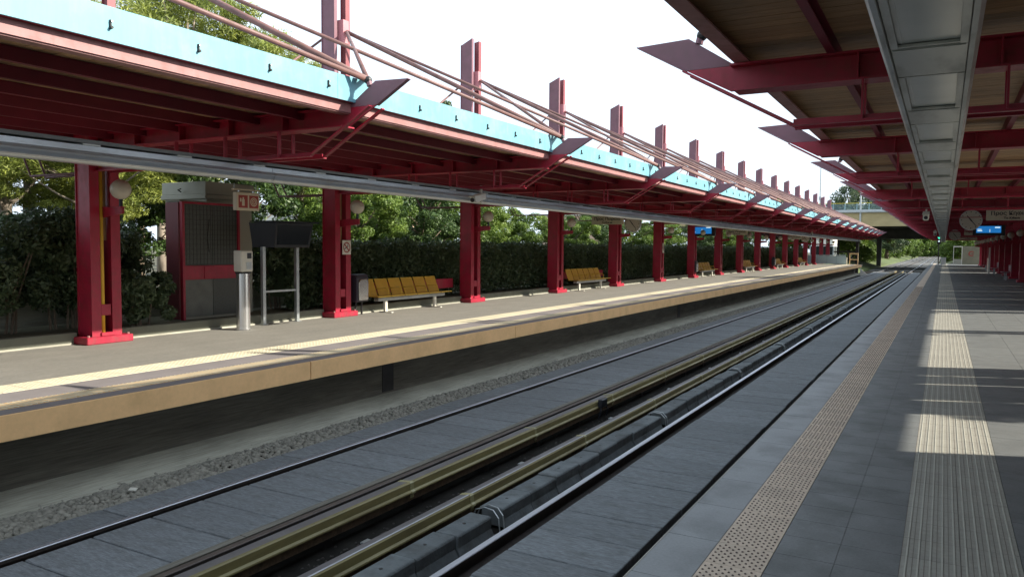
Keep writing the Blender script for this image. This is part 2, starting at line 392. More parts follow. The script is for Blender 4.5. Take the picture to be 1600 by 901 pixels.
for j in range(115, int(114/.622)):
    y = 2.28+j*.622
    if y < 106: rest.box(-3.40, -2.34, y+.012, y+.61, -1.17, -1.075)
tag(rest.build('distant_track_slabs', SLAB, TS), kind='stuff')

def rail(x, label, top=-1.05, y1=500, head=STEEL):
    t = thing('rail', (x, 0, 0), label, 'rail', 'rails of the two tracks')
    MB().box(-.035, .035, Y0, y1, top-.012, top, head).build('rail_head', None, t, bevel=.004)
    MB().prism_y([(-.034, top-.012), (.034, top-.012), (.034, top-.038), (.009, top-.048), (.009, top-.13), (.07, top-.15), (.07, top-.172), (-.07, top-.172), (-.07, top-.15), (-.009, top-.13), (-.009, top-.048), (-.034, top-.038)], Y0, y1, RUST).build('rail_web', None, t)
rail(-7.05, 'far rail of the left track, next to the ballast strip', head=STEEL)
WORN = mat('dull_brown_rail_top', (.12, .10, .09), .45, .4, var=.15)
rail(-5.57, 'dull brown rail of the left track beside the inner board', head=WORN)
rail(-3.61, 'bright polished rail between the concrete blocks and the right slabs', head=STEEL)
rail(-2.17, 'rail of the right track closest to the near platform edge', head=STEEL)
# timber-dark filler board beside the left track's inner rail
for (x0, x1, z, nm, lb) in ((-5.745, -5.655, -1.06, 'filler_board', 'long grey brown board between left slabs and inner rail'),
                            (-5.47, -5.43, -1.09, 'guard_strip', 'long dark strip beside the dull brown rail')):
    t = thing(nm, (0, 0, 0), lb, 'board'); 
    for j in range(34):
        y = 1.9+j*3.1
        MB().box(x0, x1, y+.006, y+3.094, z-.1, z, CONCD if nm == 'filler_board' else RUST).build('board', None, t)
RUSTB = mat('brown_rusted_lip', (.085, .055, .03), .85, var=.4, scale=10, grain=(30, .4, (1, 1, 1)))
GLINT = mat('sky_glint_strip', (.72, .74, .8), .25, .3)  # pale colour painting the sky highlight on the cover edge
CLIPM = mat('pale_mustard_clip', (.34, .31, .16), .45, var=.15)
def cover(xf, top, label, sgn=1, w=.17):
    t = thing('third_rail_cover', (0, 0, 0), label, 'rail cover', 'mustard third rail covers')
    MB().box(xf-.03, xf-.014, Y0, 107, top+.001, top+.004, GLINT if w < .15 else COVER).build('edge_strip', None, t)  # added strip; on the narrow cover it carries the painted highlight
    prof = [(xf-w, top-.015), (xf-.012, top), (xf, top-.012), (xf+.004, top-.085), (xf+.028, top-.10), (xf+.03, top-.115), (xf+.006, top-.135), (xf+.002, top-.205), (xf-.02, top-.205), (xf-.02, top-.02), (xf-w, top-.03)]
    n = len(prof)
    for j in range(36):
        y0 = .88+j*2.98; y1 = y0+2.965
        mb = MB(); mb.prism_y(prof, 0, y1-y0, COVER)
        # dusty top faces, rusty lower lip
        mb.mi(COVTOP); mb.mi(RUSTB); mb.m[0] = 1; mb.m[5] = 2; mb.m[6] = 2; mb.m[7] = 2; mb.m[9] = 1; mb.m[10] = 1
        if j == 0: seg = mb.mesh('cover_segment')
        link('cover_segment', seg, t, (0, y0, random.uniform(-.003, .003)))
        if j == 0:
            cm = MB(); cm.prism_y([(xf-w-.003, top-.011), (xf-.010, top+.006), (xf+.006, top-.008), (xf+.010, top-.083), (xf+.034, top-.098), (xf+.036, top-.118), (xf+.011, top-.138), (xf+.008, top-.172), (xf+.001, top-.172), (xf-.0, top-.05), (xf-w, top-.02)], -.03, .03, CLIPM)
            clip = cm.mesh('clip', CLIPM)
        link('clip', clip, t, (0, y0-.007, 0))
        if j % 1 == 0:
            for q in (0, 1.5):
                if j == 0 and q == 0:
                    lg = MB().box(xf-.17, xf-.05, -.05, .05, -1.249, top-.03, DARK).mesh('stanchion')
                link('stanchion', lg, t, (0, y0+q+.2, 0))
cover(-5.09, -.935, 'mustard cover board over the third rail beside the left track')
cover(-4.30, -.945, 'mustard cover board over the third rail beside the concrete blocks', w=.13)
for x, lb in ((-5.33, 'dark conductor rail beside the left mustard cover'), (-4.52, 'dark conductor rail beside the right mustard cover')):
    t = thing('conductor_rail', (0, 0, 0), lb, 'rail')
    MB().prism_y([(x-.03, -1.03), (x+.03, -1.03), (x+.03, -1.055), (x+.008, -1.065), (x+.008, -1.12), (x+.045, -1.14), (x+.045, -1.16), (x-.045, -1.16), (x-.045, -1.14), (x-.008, -1.12), (x-.008, -1.065), (x-.03, -1.055)], Y0, 112, DARK).build('conductor', None, t)
    MB().box(x-.004, x+.004, Y0, 112, -1.0295, -1.024, STEEL).build('contact_strip', None, t)
    cl = MB().box(x-.045, x+.045, -.05, .05, -1.03, -1.015, GALV).mesh('clamp')
    for j in range(30): link('clamp', cl, t, (0, 5.4+j*2.98, 0))
# row of concrete cable-trough blocks
t = thing('cable_trough', (0, 0, 0), 'row of rough dark concrete lids between the mustard cover and the polished rail', 'cable trough')
bm_ = MB(); bm_.prism_y([(-.13, -.2), (-.13, -.012), (-.118, 0), (.118, 0), (.13, -.02), (.13, -.12), (.17, -.2)], .008, .632)
BLK = mat('rough_block_concrete', (.125, .14, .145), .9, var=.3, scale=4, bump=.9, bscale=22, rnd=.15, dirt=(.06, .06, .055), dirt_amt=.7, dirt_scale=3)
blk = bm_.mesh('lid', BLK, bevel=.008)
hole = MB().prism_z([(.018*math.cos(a*math.pi/4), .018*math.sin(a*math.pi/4)) for a in range(8)], .001, .003, DARK).mesh('lifting_hole')
y = 2.1; k = 0; loops = []
while y < 104:
    if k % 8 == 7: loops.append(y+.1); y += .22
    o = link('lid', blk, t, (-4.03+random.uniform(-.012, .012), y, -1.02+random.uniform(-.008, .008))); o.rotation_euler.z = random.uniform(-.012, .012)
    link('lifting_hole', hole, o, (0, .32, 0))
    y += .64; k += 1
for i, ly in enumerate(loops[:9]):
    c = MB()
    for q in (0, .09):
        c.tube([(-4.2, ly+q, -1.16), (-4.15, ly+q, -1.03), (-4.05, ly+q, -.995), (-3.93, ly+q-.02, -1.0), (-3.85, ly+q-.05, -1.06), (-3.82, ly+q-.07, -1.2)], .007, 6)
    tag(c.build('cable_loop', GALV), '%s pale cable loop from the near end in a gap of the lid row' % ORD[i], 'cable', 'cable loops in the lid row')
# small black point machine on the left cover
b = thing('rail_jumper_box', (-5.04, 12.2, -1.0), 'small black jumper box fixed to the left mustard cover', 'junction box')
MB().box(-.03, .05, -.12, .12, -.04, .1, BLACK).build('box', None, b, bevel=.01)
MB().tube([(.02, -.1, -.03), (.04, -.16, -.1), (.02, -.2, -.22)], .012, 6, BLACK).tube([(.02, .1, -.03), (.05, .14, -.1), (.02, .15, -.22)], .012, 6, BLACK).build('cable', None, b)
GRIT = mat("dark_track_grit", (.035, .03, .026), .9, var=.4, scale=12)
# ballast strip: loose stones
def stones(n, x0, x1, y0, y1, z, name, k_=1.0):
    base = np.array([(0, 0, 1), (.9, 0, .45), (.28, .85, .45), (-.72, .53, .45), (-.72, -.53, .45), (.28, -.85, .45), (.72, .53, -.45), (-.28, .85, -.45), (-.9, 0, -.45), (-.28, -.85, -.45), (.72, -.53, -.45)])
    F_ = np.array([(0, 1, 2), (0, 2, 3), (0, 3, 4), (0, 4, 5), (0, 5, 1), (1, 6, 2), (2, 6, 7), (2, 7, 3), (3, 7, 8), (3, 8, 4), (4, 8, 9), (4, 9, 5), (5, 9, 10), (5, 10, 1), (1, 10, 6)])
    V = base[None]*(1+rng.uniform(-.3, .3, (n, 11, 1)))
    th = rng.uniform(0, 2*np.pi, n); c, s_ = np.cos(th), np.sin(th)
    sc = rng.uniform(.02, .045, n)*k_
    sx = rng.uniform(.8, 1.4, n); V = V*sc[:, None, None]; V[:, :, 0] *= sx[:, None]; V[:, :, 2] *= .75
    X = V[:, :, 0]*c[:, None]-V[:, :, 1]*s_[:, None]; Y = V[:, :, 0]*s_[:, None]+V[:, :, 1]*c[:, None]
    u = rng.uniform(0, 1, n)
    yy = y0+(y1-y0)*u**1.7
    xx = np.where(rng.uniform(0, 1, n) < .93, rng.uniform(x0, x1, n), rng.normal(x0, .12, n)); zz = z+rng.uniform(0, .05, n)*np.clip(1-np.abs((xx-(x0+x1)/2)/((x1-x0)/2)), 0, 1)**.5
    V = np.stack([X+xx[:, None], Y+yy[:, None], V[:, :, 2]+zz[:, None]], 2)
    Fa = (F_[None]+(np.arange(n)*11)[:, None, None]).reshape(-1, 3)
    return fastmesh(name, V.reshape(-1, 3), Fa, BALL if name == "ballast" else GRIT)
def fastmesh(name, V, Fa, m):
    me = bpy.data.meshes.new(name); k = Fa.shape[1]
    me.vertices.add(len(V)); me.vertices.foreach_set('co', V.astype(np.float32).ravel())
    me.loops.add(Fa.size); me.loops.foreach_set('vertex_index', Fa.astype(np.int32).ravel())
    me.polygons.add(len(Fa)); me.polygons.foreach_set('loop_start', (np.arange(len(Fa))*k).astype(np.int32)); me.polygons.foreach_set('loop_total', np.full(len(Fa), k, np.int32))
    me.update(calc_edges=True); me.validate(); me.materials.append(m); return me
tag(link('ballast', stones(21000, -8.2, -7.62, 1.5, 75, -1.12, 'ballast')), 'strip of loose grey stones along the left track', 'ballast', kind='stuff')

for k, (x0, x1, n_) in enumerate(((-5.0, -4.5, 1600), (-3.84, -3.68, 700), (-5.44, -5.3, 500))):
    tag(link('track_debris', stones(n_, x0, x1, 1.5, 60, -1.25, 'track_debris', .45)), 'scattered dark grit and stones on the track bed', 'debris', kind='stuff').scale = (1, 1, 1)
# ------------------------------------------------------------ left platform
LP = MB()
LP.box(-14.9, -8.04, Y0, 96, -.2, -.006, FLOORL)         # deck
LP.box(-14.9, -8.78, Y0, 96, -1.5, -.2, CONCD)            # recessed wall; overhang shade put into its darker concrete
LP.prism_y([(-8.779, -1.5), (-8.779, -.985), (-8.17, -1.125), (-8.17, -1.5)], Y0, 96.5, CONC)
LP.prism_y([(-8.169, -1.5), (-8.169, -1.135), (-7.67, -1.16), (-7.67, -1.5)], Y0, 96.5, BED)
LPo = struct('left_platform', LP)
for y in (11.3,  29.0, 47.0):
    MB().box(-8.779, -8.77, y-.4, y-.08, -.95, -.40, DARK).build('drain_opening', None, LPo)
MB().box(-9.19, -8.6, Y0, 96, -.005, 0, FLOORE).build('edge_paving', None, LPo)
MB().box(-8.262, -8.035, Y0, 96, -.005, .001, FLOORE).build('edge_paving', None, LPo)
pan = MB().box(-8.034, -8.0, .008, 6.142, -.265, -.002, OCHRE).mesh('edge_panel', bevel=.004)
for j in range(17):
    if 2.15+j*6.15-6.15+6.15 < 96: link('edge_panel', pan, LPo, (0, 2.15+(j-1)*6.15, random.uniform(-.002, .001)))
cm = MB().box(0, .5, .003, .297, -.005, .003, CREAM); studs(cm, .01, .49, .01, .295, .075, .012, .007, CREAM, 5)
cme = cm.mesh('cream_tile')
am = MB().box(0, .335, .003, .297, -.005, .004, AMBER)
for k in range(5):     # slanted raised bars
    yy = .02+k*.058
    am.add([(.01, yy, .004), (.325, yy-.02+.045, .004), (.325, yy+.022+.025, .004), (.01, yy+.022, .004), (.015, yy+.008, .012), (.32, yy+.033, .012)], [(0, 1, 5, 4), (3, 4, 5, 2), (0, 4, 3), (1, 2, 5)], CREAM)
ame = am.mesh('amber_tile')
fl = MB()
for j in range(int(93/.3)):
    y = 2.9+j*.3
    if j < 290: link('cream_tile', cme, LPo, (-9.70, y, 0)); link('amber_tile', ame, LPo, (-8.6, y, 0))
    else: fl.box(-9.70, -9.2, y+.003, y+.297, -.005, .003, CREAM); fl.box(-8.6, -8.265, y+.003, y+.297, -.005, .004, AMBER)
tag(fl.build('distant_edge_tiles', None, LPo), kind='stuff')

def box_thing(name, x0, x1, y0, y1, z0, z1, m, label, cat, group=None):
    o = MB().box(x0-(x0+x1)/2, x1-(x0+x1)/2, y0-(y0+y1)/2, y1-(y0+y1)/2, 0, z1-z0, m).build(name, None, bevel=.008)
    o.location = ((x0+x1)/2, (y0+y1)/2, z0); return tag(o, label, cat, group)
# low kerb wall between the supports, low retaining wall behind
YC = [8.10+5.97*k for k in range(-1, 17)]
KERBM = mat('greenish_grey_kerb', (.155, .16, .125), .9, var=.2, scale=4, bump=.2, bscale=40, dirt=(.10, .10, .08), dirt_amt=.5)
kerb = thing('low_kerb_wall', (0, 0, 0), 'low concrete kerb along the back of the left platform between supports', 'kerb')
for k in range(-1, 14):
    c = YC[k+1]
    kerbm = MB().box(-12.98, -12.78, c+.36, c+5.97-.36, -.005, .19, KERBM)
    kerbm.build('kerb_block', None, kerb, bevel=.01)
    MB().box(-12.779, -12.745, c+.45, c+5.97-.45, -.006, .022, CONC).build('sunlit_kerb_strip', None, kerb)  # pale strip added to paint the sunlit line at the kerb foot
struct('planting_bed', MB().box(-14.9, -12.93, Y0, 92, -.2, .13), EARTH)
box_thing('garden_wall', -15.2, -15.0, Y0, 92, -.2, .75, CONC, 'low grey concrete garden wall behind the hedge', 'wall')

# ------------------------------------------------------------ canopy supports
XF, XB = -12.5, -12.9
MASTR = mat('sunlit_red_mast_paint', (.24, .06, .07), .5, var=.14, scale=3)  # redder than the other leg, its sunlit face painted in
def hsec(mb, y0, y1, z0, z1, m, slope=0, XB=-12.9):
    # H-section with web in the XZ plane
    ym = (y0+y1)/2
    mb.box(XF-.018, XF, y0, y1, z0, z1, m); mb.box(XB, XB+.018, y0, y1, z0, z1-slope, m)
    mb.prism_y([(XB+.018, z0), (XF-.018, z0), (XF-.018, z1), (XB+.018, z1-slope)], y0+.02, y0+.035, m)
NX, NZ = -12.36, 6.68
JX, JZ = -6.72, 3.86
SP = 5.97
def frame_parts(t, mast=True, lamp=True, pre=True, nxt=True):
    A0, A1, B0, B1 = -.27, -.10, .10, .27
    for a, b in ((A0, A1), (B0, B1)):
        mb = MB(); hsec(mb, a, b, .12, 3.55, RED); mb.build('upright', None, t)
        if mast:
            mb = MB()
            if a < 0: hsec(mb, a, a+.10, 3.552, 7.9, MAST, .16)
            else: hsec(mb, b-.15, b, 3.552, 7.9, MASTR, .02, -12.66)
            mb.build('mast', None, t)
    MB().box(-13.05, -12.40, -.42, .42, -.005, .12, RED).build('plinth', None, t, bevel=.012)
    for bx_ in (-12.46, -12.99):
        for by_ in (-.36, .36): MB().tube([(bx_, by_, .119), (bx_, by_, .15)], .02, 6, REDW).build('anchor_bolt', None, t)
    MB().box(-12.75, -12.47, -.12, .12, .121, .18, RED).build('foot_plate', None, t, bevel=.006)
    MB().box(-12.515, -12.495, -.099, .07, .47, .66, RED).build('batten', None, t, bevel=.004)
    MB().box(-12.66, -12.63, -.099, .099, 1.75, 2.95, WOOD).build('infill_board', None, t)
    for z in (1.9, 2.1, 2.45, 2.75): MB().tube([(-12.63, 0, z), (-12.612, 0, z)], .017, 8, DARK).build('bolt', None, t)
    MB().tube([(-12.535, -.055, .18), (-12.535, -.055, 3.0)], .036, 10, YEL).build('drain_pipe', None, t, smooth=True)
    # main cantilever beam (I-section) and rear tail
    bz0, bz1 = 3.30, 3.545
    mb = MB(); mb.prism_y([(-14.6, 3.42), (-12.9, bz0), (-7.05, bz0), (-6.60, bz1), (-14.6, bz1)], -.012, .012, RED)
    mb.box(-14.6, -7.06, -.13, -.013, bz1-.02, bz1, RED); mb.box(-14.6, -7.06, .013, .13, bz1-.02, bz1, RED)
    mb.prism_x([(-.13, bz0-.018), (.13, bz0-.018), (.13, bz0), (-.13, bz0)], -12.85, -7.10, RED)
    mb.build('beam', None, t)
    for x in (-8.2, -9.3, -10.4, -11.5):
        for a, b in ((-.125, -.013), (.013, .125)): MB().box(x-.008, x+.008, a, b, bz0, bz1-.02, RED).build('stiffener', None, t)
    for s in (-1, 1):
        y = s*.135
        mb = MB(); mb.box(-12.5, -7.64, y-.03, y+.03, 2.905, 2.925, RED); mb.box(-12.5, -7.66, y-s*.03-.006, y-s*.03+.006, 2.925, 2.97, RED)
        mb.build('lower_chord', None, t)
        mb = MB(); dx, dz = 1.58, .89; L = math.hypot(dx, dz); nx, nz = -dz/L, dx/L
        p0 = (-7.66, 2.91); p1 = (-6.60, 2.91+1.06*.563)
        mb.prism_y([p0, p1, (p1[0]+nx*.02, p1[1]+nz*.02), (p0[0]+nx*.02, p0[1]+nz*.02)], y-.03, y+.03, RED)
        mb.build('diagonal', None, t)
        for x in (-8.25, -9.35, -10.45, -11.55):
            MB().box(x-.009, x+.009, y-.03, y+.03, 2.926, bz0-.019, RED).build('strut', None, t)
        # rear lower chord
        mb = MB(); mb.tube([(-12.9, y, 2.90), (-14.45, y, 2.90), (-14.78, y, 3.45)], .02, 6, MAST); mb.build('rear_chord', None, t)
    # tip plate: web above the beam, leaning outwards, with an edge flange
    mb = MB(); mb.prism_y([(-7.09, 3.548), (-6.60, 3.548), (-6.08, 3.84), (-6.62, 3.86)], -.012, .012, MAST)
    mb.prism_y([(-6.598, 3.547), (-6.078, 3.839), (-6.072, 3.829), (-6.592, 3.535)], -.035, .035, MAST)
    mb.build('tip_plate', None, t)
    if mast:
        mb = MB(); mb.tube([(-6.72, 0, 3.80), (JX-.02, 0, JZ+.02)], .04, 8, MAST).sphere((JX-.03, 0, JZ+.02), .055, 10, 6, DARK); mb.build('joint', None, t)
        MB().box(-12.62, -12.38, -.098, .098, 6.42, 6.95, PINK).build('gusset', None, t)
        J = lambda d: (JX-.03, d*SP, JZ+.02); N = (NX, 0, NZ)
        MB().tube([N, J(0)], .047, 8).build('tie_rod', RODM, t, smooth=True)
        for d, ok in ((-1, pre), (1, nxt)):
            if ok: MB().tube([N, J(d)], .036, 8).build('tie_rod', RODM, t, smooth=True)
            MB().tube([(-12.9, 0, 6.7), (-14.5, d*2.9, 3.85)], .028, 6).build('back_stay', RODM, t, smooth=True)
    if lamp:
        mb = MB(); mb.prism_y([(-12.62, 2.13), (-12.0, 2.2), (-12.0, 2.30), (-12.62, 2.30)], -.02, .02, RED); mb.prism_y([(-12.5, 2.30), (-12.0, 2.30), (-12.0, 2.315), (-12.5, 2.315)], -.05, .05, RED)
        mb.build('lamp_arm', None, t)
        MB().tube([(-12.06, 0, 2.315), (-12.06, 0, 2.47)], .03, 8, BLACK).build('lamp_neck', None, t)
        MB().sphere((-12.06, 0, 2.60), .165, 20, 12, GLOBE).build('lamp_globe', None, t, smooth=True)
base = thing('canopy_support', (0, YC[1], 0))
frame_parts(base)
labs = {0: 'crimson canopy support with yellow drain pipe left of the kiosk', 1: 'crimson canopy support carrying the no smoking plate beside the bin',
        2: 'crimson canopy support under the white security camera', 3: 'crimson canopy support just left of the second bench row',
        4: 'crimson canopy support partly behind the Piraeus direction sign', 5: 'crimson canopy support between the clock and the blue display'}
tag(base, labs[0], 'canopy support', 'supports of the left canopy')
for k in range(-1, 17):
    if k == 0: continue
    lb = labs.get(k, 'crimson canopy support nearest the left edge, mostly out of frame' if k < 0 else '%s crimson support of the left canopy, counted from the kiosk' % ORD[k])
    cp = copy_tree(base, (0, YC[k+1], 0), lb)
    for c in kids(cp):
        if c.name.startswith('drain_pipe'): bpy.data.objects.remove(c)
# mirrored frames for the near platform
RO = thing('canopy_support', (0, 0, 0)); 
MIRX = -8.93; YR0 = 7.75; DZ = -.075
for c in kids(base):
    if c.name.split('.')[0] in ('tie_rod', 'back_stay', 'mast', 'gusset', 'drain_pipe', 'infill_board'): 
        if c.name.split('.')[0] not in ('mast', 'tie_rod', 'back_stay'): continue
    me = c.data.copy(); me.transform(Matrix.Translation((MIRX, 0, DZ)) @ Matrix.Diagonal((-1, 1, 1, 1))); me.flip_normals()
    if c.name.startswith('plinth'): me.transform(Matrix.Translation((0, 0, -DZ)))
    link(c.name.split('.')[0], me, RO)
for k in range(-1, 17):
    y = YR0+5.97*k
    lb = 'crimson beam and support of the near canopy %s' % ('behind the camera side, just out of frame' if k < 0 else 'with the large tip plate at the top of the photo' if k == 0 else 'with the second tip plate beside the sky' if k == 1 else ', %s beam from the top of the photo' % ORD[k])
    lb = lb.replace(' ,', ',').replace('crimson beam and support of the near canopy', 'crimson near canopy support')
    if k == -1: RO.location.y = y; tag(RO, lb, 'canopy support', 'supports of the near canopy')
    else: copy_tree(RO, (0, y, 0), lb)

# ------------------------------------------------------------ canopies (roof)
def canopy(name, label, fx, dz, y0, y1, boards_y):
    t = thing(name, (0, 0, 0), label, 'canopy roof')
    X = fx      # maps left-canopy X to this canopy's X
    def bx(x0, x1, a, b, z0, z1, m, nm, bevel=0):
        xa, xb = sorted((X(x0), X(x1))); return MB().box(xa, xb, a, b, z0+dz, z1+dz, m).build(nm, None, t, bevel=bevel)
    zt = 3.58
    RX = -14.80 if dz == 0 else -14.52
    bx(RX+.05, -7.065, y0, y1, zt+.03, zt+.08, GALV, 'roof_deck')
    yy = y0
    while yy < y1:
        ye = min(yy+5.97, y1); bx(-6.985, -6.955, yy+.003, ye-.003, 3.60, 3.925 if dz == 0 else 3.83, BLUE, 'fascia_panel'); yy += 5.97
    bx(-6.99, -6.986, y0, y1, 3.61, 3.82, RED, 'fascia_backing')
    bx(RX, RX+.04, y0, y1, 3.50, 3.925, BLUE, 'rear_fascia')
    # edge channel, sunlight painted into its pale web and flange colour
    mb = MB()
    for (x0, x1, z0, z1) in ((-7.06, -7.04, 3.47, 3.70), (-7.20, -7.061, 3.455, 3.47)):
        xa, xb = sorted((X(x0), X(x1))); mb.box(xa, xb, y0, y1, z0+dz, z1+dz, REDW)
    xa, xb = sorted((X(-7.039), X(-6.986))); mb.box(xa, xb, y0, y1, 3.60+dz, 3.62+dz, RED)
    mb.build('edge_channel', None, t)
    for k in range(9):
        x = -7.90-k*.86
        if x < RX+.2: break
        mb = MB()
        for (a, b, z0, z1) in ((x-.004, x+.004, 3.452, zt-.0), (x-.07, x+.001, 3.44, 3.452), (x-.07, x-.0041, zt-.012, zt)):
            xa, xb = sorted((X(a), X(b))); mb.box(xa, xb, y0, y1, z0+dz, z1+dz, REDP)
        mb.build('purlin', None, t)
    # ceiling boards across the purlins
    w = .16; xa, xb = sorted((X(RX+.06), X(-7.07)))
    bme = MB().box(xa, xb, .004, w-.004, zt+.002+dz, zt+.022+dz, WOOD).mesh('ceiling_board')
    rest = MB(); n = 0; y = y0
    while y < y1-w:
        if boards_y[0] <= y <= boards_y[1] and n < 290: link('ceiling_board', bme, t, (0, y, random.uniform(0, .003))); n += 1
        else: rest.box(xa, xb, y+.004, y+w-.004, zt+.002+dz, zt+.022+dz, WOOD)
        y += w
    tag(rest.build('distant_ceiling_boards', None, t), kind='stuff')
    xa, xb = sorted((X(-6.955), X(-6.915)))
    mb = MB(); xa2, xb2 = sorted((X(-6.955), X(-6.935))); mb.box(xa2, xb2, -.006, .006, 3.71+dz, 3.80+dz, DARK)
    mb.tube([(X(-6.954), 0, 3.725+dz), (X(-6.915), 0, 3.725+dz)], .014, 6, DARK).tube([(X(-6.954), .004, 3.78+dz), (X(-6.925), .004, 3.785+dz)], .009, 6, GALV)
    hk = mb.mesh('fascia_hook')
    y = y0+.9
    k = 0
    while y < y1-1 and k < 112: link('fascia_hook', hk, t, (0, y, 0)); y += .987; k += 1
    return t
canopy('left_canopy', 'long canopy with turquoise fascia and crimson purlins over the left platform', lambda x: x, 0, -4.2, 106, (4, 50))
canopy('near_canopy', 'long canopy with brown board ceiling over the near platform', lambda x: -8.886-x, .02, -4.2, 106, (-2, 44))

TRUNK_L = mat('bluish_silver_trunking', (.44, .49, .54), .30, .6, var=.1, scale=3, stretch=(1, .3, 1), dirt=(.3, .3, .29), dirt_amt=.4, dirt_scale=4)
TRAY = mat('dull_grey_tray', (.17, .18, .18), .5, .3)
# ------------------------------------------------------------ trunking under the canopies
t = thing('lighting_trunking', (0, 0, 0), 'silver lighting trunking with rounded lower edge hung below the left canopy', 'lighting trunking')
pr = []
for k in range(15):
    a = math.pi*(1.0+k/14*1.0); pr.append((-8.93+.12*math.cos(a)*1.0, 2.70+.075*math.sin(a)))
prof = [(-9.08, 2.84), (-9.07, 2.73)]+pr[1:-1]+[(-8.80, 2.71), (-8.785, 2.73), (-8.80, 2.765), (-8.84, 2.775), (-8.84, 2.84)]
for j in range(17):
    y = -4+j*6.2
    MB().prism_y(prof, y+.004, y+6.196, TRUNK_L).build('trunk_section', None, t, smooth=False)
MB().box(-9.06, -8.80, Y0, 101, 2.862, 2.905, TRAY).build('cable_tray', None, t)
sp = MB().box(-8.98, -8.82, 0, .22, 2.84, 2.862, TRUNK_M).mesh('spacer')
for j in range(82): link('spacer', sp, t, (0, -3.5+j*1.28, 0))

t = thing('near_lighting_trunking', (0, 0, 0), 'wide grey lighting trunking with alternate flat and diffuser panels overhead', 'lighting trunking')
side = [(-.30, 2.80), (-.305, 2.66), (-.285, 2.63), (-.262, 2.627), (-.262, 2.66), (-.28, 2.68), (-.275, 2.80)]
for j in range(18):
    y = -4+j*6.0
    MB().prism_y(side, y+.003, y+5.997, TRUNK_M).build('side_rail', None, t)
    MB().prism_y([(-x-.19, z) for x, z in side], y+.003, y+5.997, TRUNK_M).build('side_rail', None, t)
    MB().box(-.274, .084, y+.003, y+5.997, 2.76, 2.80, TRUNK_M).build('top_cover', None, t)
fp = MB().box(-.258, .068, .004, .68, 2.652, 2.664, TRUNK_M).box(-.25, .06, .015, .03, 2.647, 2.652, TRUNK_M).mesh('flat_panel')
dp = MB(); dp.box(-.258, -.225, .004, 1.175, 2.650, 2.664, TRUNK_M); dp.box(.035, .068, .004, 1.175, 2.650, 2.664, TRUNK_M)
dp.box(-.2249, .0349, .004, .03, 2.652, 2.664, TRUNK_M); dp.box(-.2249, .0349, 1.149, 1.175, 2.652, 2.664, TRUNK_M)
dp.box(-.2249, .0349, .031, 1.148, 2.668, 2.70, LENS); dp.box(.015, .021, .032, 1.147, 2.664, 2.6749, LENS); dp.box(-.211, -.205, .032, 1.147, 2.664, 2.6749, LENS)
dpm = dp.mesh('diffuser_panel')
y = .48
while y < 103:
    link('flat_panel', fp, t, (0, y, 0)); link('diffuser_panel', dpm, t, (0, y+.69, 0)); y += 1.875
hg = MB().box(-.11, -.08, -.01, .01, 2.80, 2.87, GALV).mesh('hanger')
for k in range(-1, 16):
    for q in (-.135, .135): link('hanger', hg, t, (0, YR0+5.97*k+q, 0))

# ------------------------------------------------------------ furniture on the left platform
def bench(y0, label, seats=6, first=None):
    t = thing('platform_bench', (-12.3, y0, 0), label, 'bench', 'mustard benches on the left platform')
    L = .55*seats
    MB().box(-.20, -.05, .25, L-.1, .30, .385, GALV).build('rail_beam', None, t, bevel=.006)
    for yy in (.62, L-.5):
        MB().box(-.16, -.09, yy-.045, yy+.045, .02, .30, WHITE).build('leg', None, t, bevel=.005)
        MB().box(-.30, .10, yy-.04, yy+.04, 0, .02, WHITE).build('foot', None, t)
    for k in range(seats):
        y = k*.55
        mb = MB(); x0 = -.30
        mb.prism_y([(x0, .41), (.12, .425), (.12, .437), (x0, .422)], y+.02, y+.53, SEAT)
        mb.prism_y([(.12, .415), (.135, .42), (.135, .44), (.12, .44)], y+.02, y+.53, SEATE)
        mb.build('seat', None, t)
        mb = MB(); mb.prism_y([(x0, .42), (x0-.16, .83), (x0-.175, .825), (x0-.015, .415)], y+.03, y+.52, SEAT)
        mb.prism_y([(x0-.16, .831), (x0-.165, .845), (x0-.18, .84), (x0-.175, .826)], y+.03, y+.52, SEATE)
        mb.build('backrest', None, t)
        if k: MB().tube([(.03, y, .44), (.0, y, .60), (-.06, y, .62), (-.38, y, .60)], .011, 6, SEATE).build('armrest', None, t)
    return t
b0 = bench(14.95, 'mustard six seat bench beside the litter bin')
benches = [(26.95, 'mustard bench between the supports left of the Piraeus sign'), (44.6, 'mustard bench beneath the left clock, beyond the third support from it'), (56.2, 'mustard bench at mid platform, beyond the blue display'),
           (68.2, 'small looking mustard bench in the distance, fifth from the kiosk'), (80.4, 'most distant mustard bench of the left platform')]
for y, l in benches: copy_tree(b0, (-12.3, y, 0), l)

BINM = mat('dark_plum_bin_body', (.04, .035, .05), .4, .2)
def litter_bin(x, y, label):
    t = thing('litter_bin', (x, y, 0), label, 'litter bin', 'litter bins of the left platform')
    MB().box(-.16, .09, -.22, .22, .32, .93, BINM).prism_y([(-.16, .93), (.09, .93), (.06, .99), (-.12, 1.0)], -.22, .22, BINM).build('body', None, t, bevel=.02)
    mb = MB(); pts = [(-.17, .36), (.17, .36), (.18, .80), (.13, .88), (-.13, .88), (-.18, .80)]
    mb.prism_x(pts, .091, .125, SILVER); mb.build('door', None, t, bevel=.02)
    MB().tube([(-.06, -.1, 0), (-.06, -.1, .34)], .025, 8, DARK).tube([(-.06, .12, 0), (-.06, .12, .34)], .025, 8, DARK).build('stand', None, t)
    return t
lb0 = litter_bin(-12.5, 14.68, 'dark litter bin with silver front between the second support and the bench')
for y, l in ((44.0, 'litter bin with silver front beside the third bench'), (67.6, 'litter bin beside the fifth bench in the distance')): copy_tree(lb0, (-12.5, y, 0), l)

